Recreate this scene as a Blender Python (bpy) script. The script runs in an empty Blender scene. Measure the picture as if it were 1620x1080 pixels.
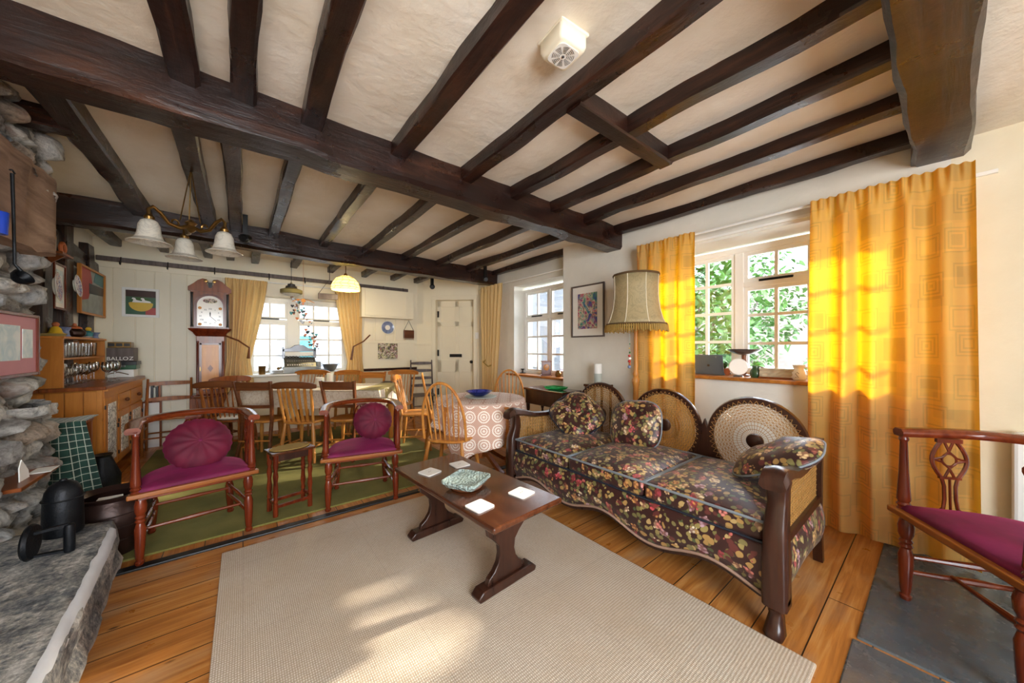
import bpy, bmesh, math, random
from mathutils import Vector, Matrix, Euler, noise
PI = math.pi
SC = bpy.context.scene
COL = SC.collection
R_ = math.radians
random.seed(7)

# ------------------------------------------------------------------ camera
YAW = R_(38.4); F_PX = 537.0; EYE = 1.25
SY, CY = math.sin(YAW), math.cos(YAW)
cam_d = bpy.data.cameras.new('camera'); cam = bpy.data.objects.new('camera', cam_d); COL.objects.link(cam)
cam_d.sensor_width = 36.0; cam_d.lens = F_PX / 1620 * 36.0; cam_d.shift_y = 10.0 / 1620
cam_d.clip_start = 0.02; cam_d.clip_end = 200
cam.location = (0, 0, EYE); cam.rotation_euler = (PI / 2, 0, -YAW)
SC.camera = cam
# ------------------------------------------------------------------ view, world, sun, window daylight, added fill
SC.view_settings.view_transform = 'Standard'; SC.view_settings.look = 'None'
SC.view_settings.gamma = 1.0; SC.view_settings.use_curve_mapping = False
SC.view_settings.exposure = 1.2
SC.cycles.use_denoising = True
SC.cycles.sample_clamp_indirect = 6.0
SC.cycles.max_bounces = 10; SC.cycles.diffuse_bounces = 6; SC.cycles.transparent_max_bounces = 16
SC.cycles.caustics_reflective = False; SC.cycles.caustics_refractive = False
WORLD = bpy.data.worlds.new('daylight'); SC.world = WORLD; WORLD.use_nodes = True
_bg = WORLD.node_tree.nodes['Background']
_tc = WORLD.node_tree.nodes.new('ShaderNodeTexCoord'); _sp = WORLD.node_tree.nodes.new('ShaderNodeSeparateXYZ')
_rp = WORLD.node_tree.nodes.new('ShaderNodeValToRGB')
_rp.color_ramp.elements[0].position = 0.0; _rp.color_ramp.elements[0].color = (.93, .97, 1, 1)
_rp.color_ramp.elements[1].position = 0.6; _rp.color_ramp.elements[1].color = (.72, .84, 1, 1)
WORLD.node_tree.links.new(_tc.outputs['Generated'], _sp.inputs[0])
WORLD.node_tree.links.new(_sp.outputs['Z'], _rp.inputs[0]); WORLD.node_tree.links.new(_rp.outputs[0], _bg.inputs[0])
_bg.inputs[1].default_value = 7.5
sun_d = bpy.data.lights.new('sun', 'SUN'); sun = bpy.data.objects.new('sun', sun_d); COL.objects.link(sun)
sun_d.energy = 5.0; sun_d.angle = R_(2.5); sun_d.color = (1, .9, .74)
sun.rotation_euler = Vector((-4.4, .75, -2.0)).to_track_quat('-Z', 'Y').to_euler()
def area(name, loc, size, direction, power, color=(1, 1, 1), portal=False):
    d = bpy.data.lights.new(name, 'AREA'); o = bpy.data.objects.new(name, d); COL.objects.link(o)
    d.shape = 'RECTANGLE'; d.size, d.size_y = size; d.energy = power; d.color = color
    o.location = loc; o.rotation_euler = Vector(direction).to_track_quat('-Z', 'Y').to_euler()
    if portal: d.cycles.is_portal = True
    return o
area('portal', (3.66, .88, 1.6), (1.7, 1.25), (-1, 0, 0), 1, portal=True)
area('portal', (3.79, 3.7, 1.55), (1.4, 1.4), (-1, 0, 0), 1, portal=True)
area('portal', (.73, 6.55, 1.42), (1.45, 1.25), (0, -1, 0), 1, portal=True)
area('portal', (-.1, -2.32, 1.4), (2.2, 1.7), (0, 1, 0), 1, portal=True)
area('added_near_fill', (-.1, -2.7, 1.5), (2.4, 1.9), (0, 1, 0), 24, (.92, .96, 1))  # added fill lamp outside the unseen opening behind the camera

# ------------------------------------------------------------------ helpers
def lin(c):
    if isinstance(c, str): c = [int(c[i:i + 2], 16) / 255 for i in (0, 2, 4)]
    return tuple((v / 12.92 if v <= .04045 else ((v + .055) / 1.055) ** 2.4) for v in c) + (1.0,)
class NT:
    def __init__(s, name):
        s.m = bpy.data.materials.new(name); s.m.use_nodes = True; s.t = s.m.node_tree
        s.t.nodes.clear(); s.out = s.t.nodes.new('ShaderNodeOutputMaterial')
    def n(s, typ, ins=None, **at):
        nd = s.t.nodes.new('ShaderNode' + typ)
        for k, v in at.items(): setattr(nd, k, v)
        for k, v in (ins or {}).items(): s.set(nd.inputs[k], v)
        return nd
    def set(s, sock, v):
        if isinstance(v, bpy.types.NodeSocket): s.t.links.new(v, sock)
        elif isinstance(v, bpy.types.Node): s.t.links.new(v.outputs[0], sock)
        else: sock.default_value = v
    def co(s, scale=(1, 1, 1), rot=(0, 0, 0), kind='Object', loc=(0, 0, 0)):
        tc = s.n('TexCoord'); return s.n('Mapping', {0: tc.outputs[kind], 'Scale': scale, 'Rotation': rot, 'Location': loc}).outputs[0]
    def noise(s, co, scale=5, detail=4, rough=.55, dist=0):
        return s.n('TexNoise', {'Vector': co, 'Scale': scale, 'Detail': detail, 'Roughness': rough, 'Distortion': dist}).outputs[0]
    def ramp(s, fac, stops, interp='LINEAR'):
        r = s.n('ValToRGB', {0: fac}); e = r.color_ramp.elements; r.color_ramp.interpolation = interp
        while len(e) < len(stops): e.new(.5)
        for el, (p, c) in zip(e, stops): el.position = p; el.color = lin(c) if not isinstance(c, (int, float)) else (c, c, c, 1)
        return r.outputs[0]
    def mix(s, fac, a, b, mode='MIX'):
        m = s.n('Mix', data_type='RGBA', blend_type=mode)
        s.set(m.inputs[0], fac); s.set(m.inputs[6], a); s.set(m.inputs[7], b); return m.outputs[2]
    def math(s, op, a, b=0.0, c=None):
        m = s.n('Math', operation=op); s.set(m.inputs[0], a); s.set(m.inputs[1], b)
        if c is not None: s.set(m.inputs[2], c)
        return m.outputs[0]
    def bump(s, h, strength=.3, dist=.01):
        return s.n('Bump', {'Height': h, 'Strength': strength, 'Distance': dist}).outputs[0]
    def bsdf(s, col, rough=.5, **kw):
        b = s.n('BsdfPrincipled'); s.set(b.inputs['Base Color'], lin(col) if isinstance(col, (str, tuple)) and not isinstance(col, bpy.types.NodeSocket) else col)
        s.set(b.inputs['Roughness'], rough)
        for k, v in kw.items(): s.set(b.inputs[k.replace('_', ' ')], v)
        return b
    def done(s, sh):
        s.set(s.out.inputs[0], sh if isinstance(sh, bpy.types.NodeSocket) else sh.outputs[0]); return s.m
def plain(name, col, rough=.5, metal=0.0, var=.12, nscale=8, bump=0.0, **kw):
    t = NT(name); co = t.co(); nz = t.noise(co, nscale, 5)
    base = lin(col)
    dk = tuple(max(0, c * (1 - var * 2)) for c in base[:3]) + (1,); lt = tuple(min(1, c * (1 + var)) for c in base[:3]) + (1,)
    col_ = t.mix(nz, dk, lt)
    if bump: kw['Normal'] = t.bump(t.noise(co, nscale * 5, 6), bump, .004)
    return t.done(t.bsdf(col_, rough, Metallic=metal, **kw))
def wood(name, c1, c2, rough=.35, axis=0, sc=1.0, c3=None, coat=0.0, bump=.12, knots=False):
    t = NT(name); s3 = [14 * sc] * 3; s3[axis] = 1.3 * sc
    co = t.co(tuple(s3)); nz = t.noise(co, 1.6, 7, .62, .6)
    co2 = t.co((2, 2, 2)); big = t.noise(co2, 1.2, 3)
    col = t.ramp(nz, [(.28, c1), (.72, c2)])
    col = t.mix(t.ramp(big, [(.35, 0.0), (.75, .55)]), col, lin(c3 or c1))
    rg = t.math('ADD', t.math('MULTIPLY', nz, .18), rough - .09)
    if knots:
        v = t.n('TexVoronoi', {'Vector': t.co((3.2, 2.2, 2.2)), 'Scale': 1.0}).outputs['Distance']
        col = t.mix(t.ramp(v, [(.02, .9), (.06, 0.0)]), col, lin('2a1408'))
    return t.done(t.bsdf(col, rg, Coat_Weight=coat, Coat_Roughness=.15, Specular_IOR_Level=.35, Normal=t.bump(nz, bump, .004)))

class MB:
    def __init__(s): s.b = bmesh.new()
    def box(s, x0, x1, y0, y1, z0, z1):
        v = [s.b.verts.new((x, y, z)) for z in (z0, z1) for y in (y0, y1) for x in (x0, x1)]
        for f in ((0, 2, 3, 1), (4, 5, 7, 6), (0, 1, 5, 4), (2, 6, 7, 3), (0, 4, 6, 2), (1, 3, 7, 5)): s.b.faces.new([v[i] for i in f])
        return s
    def bar(s, p0, p1, w, h, up=(0, 0, 1)):
        p0, p1 = Vector(p0), Vector(p1); d = (p1 - p0).normalized(); up = Vector(up)
        if abs(d.dot(up)) > .98: up = Vector((0, 1, 0))
        sd = d.cross(up).normalized(); u = sd.cross(d)
        a = []
        for p in (p0, p1): a.append([s.b.verts.new(p + sd * (i * w / 2) + u * (j * h / 2)) for i, j in ((-1, -1), (1, -1), (1, 1), (-1, 1))])
        s.b.faces.new(a[0]); s.b.faces.new(a[1][::-1])
        for i in range(4): s.b.faces.new((a[0][i], a[1][i], a[1][(i + 1) % 4], a[0][(i + 1) % 4]))
        return s
    def rings(s, rings, closed=False, cap=True, wrap=True):
        vs = [[s.b.verts.new(p) for p in r] for r in rings]; n = len(vs[0])
        for i in range(len(vs) - (0 if closed else 1)):
            a, c = vs[i], vs[(i + 1) % len(vs)]
            for j in range(n if wrap else n - 1):
                k = (j + 1) % n; s.b.faces.new((a[j], a[k], c[k], c[j]))
        if cap and not closed and wrap:
            s.b.faces.new(vs[0][::-1]); s.b.faces.new(vs[-1])
        return s
    def tube(s, pts, r, seg=8, closed=False, flat=1.0, up=(0, 0, 1)):
        pts = [Vector(p) for p in pts]; n = len(pts); rs = r if isinstance(r, (list, tuple)) else [r] * n
        rings = []; prev = None
        for i, p in enumerate(pts):
            a = pts[i - 1] if (i > 0 or closed) else p; c = pts[(i + 1) % n] if (i < n - 1 or closed) else p
            d = (c - a).normalized() if (c - a).length > 1e-9 else Vector((0, 0, 1))
            if prev is None:
                u = Vector(up)
                if abs(d.dot(u)) > .95: u = Vector((1, 0, 0))
            else: u = prev
            u = (u - d * u.dot(d)).normalized(); sd = d.cross(u); prev = u
            rings.append([p + sd * (rs[i] * math.cos(2 * PI * k / seg)) + u * (rs[i] * flat * math.sin(2 * PI * k / seg)) for k in range(seg)])
        return s.rings(rings, closed=closed)
    def lathe(s, prof, seg=20, o=(0, 0, 0), d=(0, 0, 1), sx=1.0, sy=1.0):
        d = Vector(d).normalized(); q = Vector((0, 0, 1)).rotation_difference(d); o = Vector(o)
        rings = [[o + q @ Vector((max(r, 1e-4) * sx * math.cos(2 * PI * k / seg), max(r, 1e-4) * sy * math.sin(2 * PI * k / seg), z)) for k in range(seg)] for r, z in prof]
        return s.rings(rings)
    def turned(s, p0, p1, prof, seg=10):
        p0, p1 = Vector(p0), Vector(p1); L = (p1 - p0).length
        return s.lathe([(r, t * L) for t, r in prof], seg, p0, p1 - p0)
    def prism(s, poly, ext):
        ext = Vector(ext); a = [s.b.verts.new(Vector(p)) for p in poly]; c = [s.b.verts.new(Vector(p) + ext) for p in poly]; n = len(a)
        s.b.faces.new(a[::-1]); s.b.faces.new(c)
        for i in range(n): s.b.faces.new((a[i], a[(i + 1) % n], c[(i + 1) % n], c[i]))
        return s
    def grid(s, fn, nu, nv):
        return s.rings([[Vector(fn(i / nu, j / nv)) for j in range(nv + 1)] for i in range(nu + 1)], wrap=False)
    def sphere(s, c, r, sx=1, sy=1, sz=1, n=12):
        c = Vector(c); rings = []
        for i in range(n + 1):
            a = PI * i / n; rr = max(math.sin(a), 1e-3)
            rings.append([c + Vector((r * sx * rr * math.cos(2 * PI * k / (n * 2)), r * sy * rr * math.sin(2 * PI * k / (n * 2)), -r * sz * math.cos(a))) for k in range(n * 2)])
        return s.rings(rings)
    def build(s, name, m, parent=None, smooth=35, bevel=0, loc=None, sub=0, solid=0, rot=None):
        bmesh.ops.recalc_face_normals(s.b, faces=s.b.faces[:])
        me = bpy.data.meshes.new(name); s.b.to_mesh(me); s.b.free()
        if m: me.materials.append(m)
        if smooth:
            me.polygons.foreach_set('use_smooth', [True] * len(me.polygons))
            me.set_sharp_from_angle(angle=R_(smooth))
        o = bpy.data.objects.new(name, me); COL.objects.link(o)
        if parent: o.parent = parent
        if loc: o.location = loc
        if rot: o.rotation_euler = rot
        if solid:
            md = o.modifiers.new('solid', 'SOLIDIFY'); md.thickness = solid; md.offset = 0
        if sub:
            md = o.modifiers.new('sub', 'SUBSURF'); md.levels = md.render_levels = sub
        if bevel:
            md = o.modifiers.new('bevel', 'BEVEL'); md.width = bevel; md.segments = 2; md.limit_method = 'ANGLE'; md.angle_limit = R_(40); md.harden_normals = False
        return o
def tag(o, label=None, cat=None, group=None, kind=None):
    if label: o['label'] = label
    if cat: o['category'] = cat
    if group: o['group'] = group
    if kind: o['kind'] = kind
    return o
def thing(name, label, cat, loc=(0, 0, 0), rz=0.0, group=None):
    o = bpy.data.objects.new(name, None); COL.objects.link(o); o.empty_display_size = .1
    o.location = loc; o.rotation_euler = (0, 0, rz); return tag(o, label, cat, group)
def struct(o, label=None): o['kind'] = 'structure'; (label and tag(o, label)); return o
def kids(o): return [c for c in bpy.data.objects if c.parent == o]
def dup(root, loc, rz, label, group=None, scale=None):
    r = root.copy(); COL.objects.link(r); r.location = loc; r.rotation_euler = (0, 0, rz)
    if scale: r.scale = scale
    tag(r, label, None, group)
    for ch in kids(root):
        c = ch.copy(); COL.objects.link(c); c.parent = r
        for g in kids(ch):
            d = g.copy(); COL.objects.link(d); d.parent = c
    return r
def W(R, D, z=0.0): return Vector((D * SY + R * CY, D * CY - R * SY, z))       # camera-aligned floor coordinates -> world
def at(px, py, D):                                                             # a pixel of the photograph at depth D -> world
    return W((px - 810) / F_PX * D, D, EYE + (550 - py) / F_PX * D)
def atx(px, py, X):
    u = (px - 810) / F_PX; return at(px, py, X / (SY + CY * u))
def aty(px, py, Y):
    u = (px - 810) / F_PX; return at(px, py, Y / (CY - SY * u))
def atz(px, py, z): return at(px, py, (z - EYE) * F_PX / (550 - py))
def text(body, size, m, name, parent, loc, rot, ext=.001):
    c = bpy.data.curves.new(name, 'FONT'); c.body = body; c.size = size; c.extrude = ext; c.align_x = 'CENTER'; c.align_y = 'CENTER'
    o = bpy.data.objects.new(name, c); COL.objects.link(o); c.materials.append(m)
    bpy.context.view_layer.update(); me = bpy.data.meshes.new_from_object(o); bpy.data.objects.remove(o); bpy.data.curves.remove(c); me.name = name
    o = bpy.data.objects.new(name, me); COL.objects.link(o)
    o.parent = parent; o.location = loc; o.rotation_euler = rot; return o
ORD = 'first second third fourth fifth sixth seventh eighth ninth tenth eleventh twelfth thirteenth'.split()
# ------------------------------------------------------------------ materials
def m_planks(name, bw, rh, c, seam='2a1508', rot=0.0, rough=.32):
    t = NT(name); co = t.co((1, 1, 1), (0, 0, rot))
    br = t.n('TexBrick', {'Vector': co, 'Color1': (0, 0, 0, 1), 'Color2': (1, 1, 1, 1), 'Mortar': (.5, .5, .5, 1), 'Scale': 1.0, 'Mortar Size': .0028, 'Mortar Smooth': .2, 'Brick Width': bw, 'Row Height': rh}, offset=.37, offset_frequency=2)
    tone = br.outputs[0]; seamf = br.outputs[1]
    mp = t.n('Mapping', {0: co, 'Scale': (1.4, 22, 8)}).outputs[0]
    off = t.n('VectorMath', operation='ADD'); t.set(off.inputs[0], mp); t.set(off.inputs[1], tone)
    g = t.noise(off.outputs[0], 1.4, 7, .6, 1.2)
    col = t.ramp(g, [(.25, c[0]), (.5, c[1]), (.78, c[2])])
    col = t.mix(t.math('MULTIPLY', tone, .45), col, t.mix(.55, col, lin(c[0])))
    bl = t.noise(t.n('Mapping', {0: co, 'Scale': (1.2, 2.5, 1)}).outputs[0], 2.0, 4)
    col = t.mix(t.ramp(bl, [(.5, 0.0), (.72, .6)]), col, lin(c[3]))
    kn = t.n('TexVoronoi', {'Vector': t.n('Mapping', {0: co, 'Scale': (3.0, 6.5, 1)}).outputs[0], 'Scale': 1.0, 'Randomness': 1.0}).outputs['Distance']
    col = t.mix(t.ramp(kn, [(.03, .85), (.075, 0.0)]), col, lin('3a1c0c'))
    col = t.mix(seamf, col, lin(seam))
    rg = t.ramp(t.noise(co, 9, 4), [(.3, rough - .06), (.7, rough + .14)])
    h = t.math('SUBTRACT', t.math('MULTIPLY', g, .25), seamf)
    return t.done(t.bsdf(col, rg, Normal=t.bump(h, .35, .004)))
M = {}
M['planks'] = m_planks('pine_boards', 2.3, .175, ('8f5426', 'b87838', 'd6a262', 'a08468'))
M['planks2'] = m_planks('short_boards', .9, .19, ('8a4a1c', 'b8702f', 'd79d58', '9c6a44'), rot=PI / 2)
def m_beam(name, axis):
    t = NT(name); s3 = [9, 9, 9]; s3[axis] = 1.1
    nz = t.noise(t.co(tuple(s3)), 1.5, 8, .65, .8); big = t.noise(t.co((3, 3, 3)), 1.4, 5, .6)
    col = t.ramp(nz, [(.25, '0e0604'), (.5, '25110c'), (.8, '52301f')])
    col = t.mix(t.ramp(big, [(.5, 0.0), (.75, .6)]), col, lin('170a07'))
    sp = t.n('TexVoronoi', {'Vector': t.co(tuple(v * 2.2 for v in s3)), 'Scale': 2.0}).outputs['Distance']
    col = t.mix(t.ramp(sp, [(.05, .9), (.13, 0.0)]), col, lin('0c0605'))
    h = t.math('ADD', nz, t.math('MULTIPLY', t.noise(t.co((1, 1, 1)), 26, 5), .35))
    return t.done(t.bsdf(col, t.ramp(big, [(.3, .22), (.7, .42)]), Normal=t.bump(h, .45, .012), Specular_IOR_Level=.5))
M['beam_x'] = m_beam('dark_oak_x', 0); M['beam_y'] = m_beam('dark_oak_y', 1); M['beam_z'] = m_beam('dark_oak_z', 2)
def m_plaster(name, c1, c2, rough=.85, b=.25):
    t = NT(name); co = t.co(); nz = t.noise(co, 1.6, 5, .6); fine = t.noise(co, 7, 6, .6)
    return t.done(t.bsdf(t.ramp(nz, [(.3, c1), (.7, c2)]), rough, Normal=t.bump(fine, b, .02)))
M['plaster'] = m_plaster('ceiling_plaster', 'e4dac6', 'f4efe4', b=.5)
M['wall'] = m_plaster('painted_wall', 'dcd9ce', 'eae7de')
M['wall_near'] = m_plaster('cream_wall', 'dfd3b6', 'ece3cb')
M['cream'] = plain('cream_paint', 'f1e9d2', .5, var=.04, nscale=3)
M['white'] = plain('white_paint', 'f2f2ee', .4, var=.03, nscale=3)
M['white_gloss'] = plain('white_glaze', 'f3f1ec', .12, var=.02)
M['grey_paint'] = plain('grey_green_paint', 'b9c0b8', .45, var=.05)
M['mahog'] = wood('mahogany', '3c1208', '86381a', .24, 2, c3='54190c', coat=.2)
M['mahog_x'] = wood('mahogany_rail', '4c180a', '8f421c', .22, 0, c3='602210', coat=.25)
M['seat_edge'] = wood('golden_mahogany', '6a3311', 'a8662c', .25, 0, c3='7c3f18', coat=.3)
M['oak'] = wood('golden_oak', '9c5c22', 'd89a4c', .34, 2, c3='ac6626')
M['oak_x'] = wood('golden_oak_x', '8c4e1a', 'c98438', .32, 0, c3='9a581f')
M['brown_chair'] = wood('brown_chair_wood', '6c3612', 'b06a2c', .33, 2, c3='6a3618')
M['brown_rail'] = wood('brown_rail_wood', '4a2512', '7d4a26', .35, 0, c3='552a14')
M['pine'] = wood('orange_pine', 'a5621f', 'd08d3c', .38, 2, .8, c3='b87028', knots=True)
M['pine_x'] = wood('orange_pine_x', 'a5621f', 'd08d3c', .38, 1, .8, c3='b87028')
M['dark'] = wood('dark_oak_furniture', '1f0f0a', '46271a', .3, 2, c3='2c150e', coat=.2)
M['dark_x'] = wood('dark_oak_top', '2e150c', '63371f', .2, 1, c3='45200f', coat=.4)
M['walnut'] = wood('walnut', '5c2a0e', 'a05826', .3, 2, c3='70340f', coat=.12)
M['satin'] = wood('satinwood', 'b8701f', 'dd9c48', .3, 2, c3='c0782a', coat=.1)
M['grey_wood'] = wood('grey_weathered_wood', '453a36', '776a66', .5, 2)
M['cask'] = wood('lintel_wood', '5e4436', 'b79a84', .8, 1, .55, c3='8a6c58', bump=1.0, knots=True)
M['iron'] = plain('black_iron', '191b1f', .45, .6, .3, 20, .4)
M['blackmetal'] = plain('black_metal', '141414', .4, .3)
M['rust'] = plain('brown_iron', '3a2620', .38, .5, .3, 10, .35)
M['brass'] = plain('aged_brass', '8a6a3a', .3, .9, .25, 12)
M['pewter'] = plain('pewter', '77787c', .32, .85, .2, 10)
M['silver'] = plain('nickel', '74746f', .3, .8, .3, 14, .3)
M['candle'] = plain('candle_wax', 'f0e8d6', .5, var=.03, Subsurface_Weight=.2)
M['black'] = plain('black', '0e0e10', .35)
M['paper'] = plain('paper', 'f4f2ec', .7, var=.02)
M['blue_glaze'] = plain('blue_glaze', '8796bd', .15, var=.6, nscale=22)
M['green_glaze'] = plain('green_glaze', '3f5d3c', .2, var=.4, nscale=18)
M['red'] = plain('red', 'b03028', .4); M['yellow'] = plain('yellow', 'e0b82c', .4)
M['teal'] = plain('teal', '2c7f86', .4); M['orange'] = plain('terracotta', 'c06a3c', .5)
M['green'] = plain('green_enamel', '2c5a3a', .3)
M['laptop'] = plain('grey_laptop', '5f6a72', .4, .3, .04)
M['slate'] = None
def m_slate():
    t = NT('slate_flag'); co = t.co(); nz = t.noise(co, 3, 7, .65, .4); f = t.noise(co, 18, 5)
    col = t.ramp(nz, [(.25, '343c42'), (.5, '4c5860'), (.72, '5c564c'), (.85, '847c6c')])
    return t.done(t.bsdf(col, t.ramp(f, [(.3, .14), (.7, .34)]), Normal=t.bump(t.math('ADD', nz, t.math('MULTIPLY', f, .3)), .35, .012), Specular_IOR_Level=.8))
M['slate'] = m_slate()
def m_hearth():
    t = NT('hearth_slate'); co = t.co(); nz = t.noise(co, 7, 8, .75); f = t.noise(co, 46, 7, .75)
    col = t.ramp(t.math('ADD', t.math('MULTIPLY', nz, .55), t.math('MULTIPLY', f, .45)), [(.38, '30343a'), (.46, '6c7074'), (.52, 'a09e98'), (.6, 'dedad4')])
    ge = t.n('NewGeometry').outputs['Pointiness']; col = t.mix(t.ramp(ge, [(.53, 0.0), (.6, .8)]), col, lin('e6e4e0'))  # raised edges whitened in the colour, as if light caught the rim
    return t.done(t.bsdf(col, .5, Normal=t.bump(t.math('ADD', nz, f), .9, .02)))
M['hearth'] = m_hearth()
def m_stone():
    t = NT('rubble_stone'); co = t.co(); f = t.noise(co, 30, 8, .72, .3); nz = t.noise(co, 6, 6, .65)
    at_ = t.n('Attribute', attribute_name='stone').outputs['Color']
    col = t.mix(t.ramp(f, [(.36, .65), (.56, 0.0)]), at_, lin('4c4642'))
    col = t.mix(t.ramp(nz, [(.5, 0.0), (.66, .75)]), col, lin('efebe4'))
    col = t.mix(t.ramp(t.noise(t.co(loc=(5, 3, 1)), 5, 5), [(.58, 0.0), (.7, .6)]), col, lin('96694f'))
    return t.done(t.bsdf(col, .82, Normal=t.bump(t.math('ADD', nz, f), 1.0, .035)))
M['stone'] = m_stone()
def m_carpet():
    t = NT('green_carpet'); co = t.co(); nz = t.noise(co, 3, 5); f = t.noise(co, 260, 3, .7)
    col = t.ramp(nz, [(.3, '6f6c32'), (.7, '8c8446')]); col = t.mix(t.ramp(f, [(.3, .45), (.7, 0.0)]), col, lin('545220'))
    return t.done(t.bsdf(col, .95, Normal=t.bump(f, .6, .006)))
M['carpet'] = m_carpet()
def m_rug():
    t = NT('woven_rug'); co = t.co((1, 1, 1)); wp = t.n('TexWave', {'Vector': co, 'Scale': 38, 'Distortion': 1.2, 'Detail': 1}, bands_direction='X').outputs[1]
    wq = t.n('TexWave', {'Vector': co, 'Scale': 26, 'Distortion': 1.2, 'Detail': 1}, bands_direction='Y').outputs[1]
    w = t.math('MULTIPLY', wp, wq); nz = t.noise(co, 4, 4); f = t.noise(co, 120, 3, .8)
    col = t.ramp(w, [(.1, 'b5a693'), (.6, 'e8dfd2')]); col = t.mix(t.ramp(nz, [(.35, .3), (.7, 0.0)]), col, lin('b39a7b'))
    col = t.mix(t.ramp(f, [(.3, .4), (.55, 0.0)]), col, lin('94806a'))
    br = t.n('TexBrick', {'Vector': co, 'Scale': 1.0, 'Mortar Size': .004, 'Brick Width': .62, 'Row Height': .62, 'Mortar Smooth': 1.0}, offset=0.0).outputs[1]
    col = t.mix(t.math('MULTIPLY', br, .3), col, lin('8f8070'))
    return t.done(t.bsdf(col, .9, Normal=t.bump(w, .35, .003)))
M['rug'] = m_rug()
def m_velvet(name, c1, c2):
    t = NT(name); nz = t.noise(t.co(), 7, 4)
    return t.done(t.bsdf(t.ramp(nz, [(.3, c1), (.7, c2)]), .75, Sheen_Weight=.35, Sheen_Roughness=.35, Sheen_Tint=lin('e0408a'), Normal=t.bump(t.noise(t.co(), 90, 3), .15, .002)))
M['velvet'] = m_velvet('magenta_velvet', '580432', '7c0848'); M['velvet_c'] = m_velvet('crimson_velvet', '4a0220', '70062e')
def m_floral():
    t = NT('floral_fabric'); co = t.co(); wob = t.n('TexNoise', {'Vector': co, 'Scale': 9.0}).outputs[1]
    va = t.n('VectorMath', operation='MULTIPLY_ADD'); t.set(va.inputs[0], wob); va.inputs[1].default_value = (.05,) * 3; t.set(va.inputs[2], co)
    c2 = va.outputs[0]; col = lin('341410')
    for sc, th, pal in ((34.0, .50, [(0, '341410'), (.22, '6f6a3c'), (.42, '96874f'), (.6, '341410'), (.72, '4f5a38'), (.86, 'b59a63')]), (27.0, .47, [(0, '341410'), (.3, '7d7446'), (.5, '341410'), (.64, 'a8854c'), (.8, '5f2a26')])):
        lv = t.n('TexVoronoi', {'Vector': c2, 'Scale': sc}); rc = t.n('SeparateColor', {0: lv.outputs[1]}).outputs[0]
        ed = t.ramp(lv.outputs[0], [(th - .06, 1.0), (th, 0.0)]); kp = t.math('GREATER_THAN', rc, .20)
        col = t.mix(t.math('MULTIPLY', ed, kp), col, t.ramp(rc, pal, 'CONSTANT'))
    pet = t.n('TexVoronoi', {'Vector': c2, 'Scale': 52.0}).outputs[0]
    for sc, th, kmin, pal in ((15.0, .47, .30, [(0, 'c46a60'), (.42, 'e2cfa6'), (.55, 'd09a58'), (.68, 'a8404c'), (.78, 'd8b888'), (.9, 'bb9aa4')]), (9.5, .36, .45, [(0, 'd8867a'), (.58, 'e8dcc0'), (.7, 'c8505a'), (.84, 'e0b878')])):
        v = t.n('TexVoronoi', {'Vector': c2, 'Scale': sc}); rc = t.n('SeparateColor', {0: v.outputs[1]}).outputs[1]
        dd = t.math('ADD', v.outputs[0], t.math('MULTIPLY', pet, .26))
        fc = t.mix(t.ramp(pet, [(.28, 0.0), (.55, .8)]), t.ramp(rc, pal, 'CONSTANT'), lin('6a2a22'))
        fc = t.mix(t.ramp(v.outputs[0], [(.05, .85), (.11, 0.0)]), fc, lin('e8b850'))
        col = t.mix(t.math('MULTIPLY', t.ramp(dd, [(th, 1.0), (th + .04, 0.0)]), t.math('GREATER_THAN', rc, kmin)), col, fc)
    return t.done(t.bsdf(col, .43, Sheen_Weight=.1, Normal=t.bump(t.noise(co, 60, 3), .2, .003)))
M['floral'] = m_floral()
M['piping'] = plain('grey_blue_piping', '7f8890', .6)
M['piping_dk'] = plain('navy_piping', '1c2230', .6)
M['gimp'] = plain('braid_trim', 'a08270', .7, bump=.5)
M['cane'] = plain('cane', 'b98a4c', .45, var=.25, nscale=40)
def m_curtain(name, base, trans, tf, pattern=True):
    t = NT(name); co = t.co()
    br = t.n('TexBrick', {'Vector': t.co((1, 1, 1), (PI / 2, 0, 0) if False else (0, 0, 0), 'UV'), 'Color1': (0, 0, 0, 1), 'Color2': (1, 1, 1, 1), 'Mortar': (.35,) * 3 + (1,), 'Scale': 1.0, 'Mortar Size': .008, 'Brick Width': .13, 'Row Height': .16}, offset=.45)
    wv = t.noise(t.co((1, 1, 30)), 12, 2)
    vo = t.n('TexVoronoi', {'Vector': t.co((1, 1, 1), kind='UV'), 'Scale': 5.0, 'Randomness': .35}, distance='CHEBYCHEV').outputs[0]
    ring = t.math('SINE', t.math('MULTIPLY', vo, 60.0)); inr = t.ramp(vo, [(.34, 1.0), (.37, 0.0)])
    pat = t.math('MULTIPLY', t.math('GREATER_THAN', ring, .2), inr)
    fac = t.math('ADD', t.math('MULTIPLY', br.outputs[0], .35), t.math('MULTIPLY', pat, .35))
    b0 = lin(base); b1 = tuple(c * .68 for c in b0[:3]) + (1,)
    t0 = lin(trans); t1 = tuple(c * .45 for c in t0[:3]) + (1,)
    if not pattern: fac = t.math('MULTIPLY', wv, .4)
    bc = t.mix(fac, b0, b1); tcol = t.mix(fac, t0, t1)
    df = t.bsdf(bc, .75, Sheen_Weight=.2, Normal=t.bump(wv, .1, .002)); tr = t.n('BsdfTranslucent', {0: tcol})
    mx = t.n('MixShader', {0: tf, 1: df.outputs[0], 2: tr.outputs[0]}); return t.done(mx)
M['curtain'] = m_curtain('gold_curtain', 'd8bb70', 'ffac06', .5)
M['curtain_pale'] = m_curtain('pale_gold_curtain', 'efd196', 'f8d890', .28, False)
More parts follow.
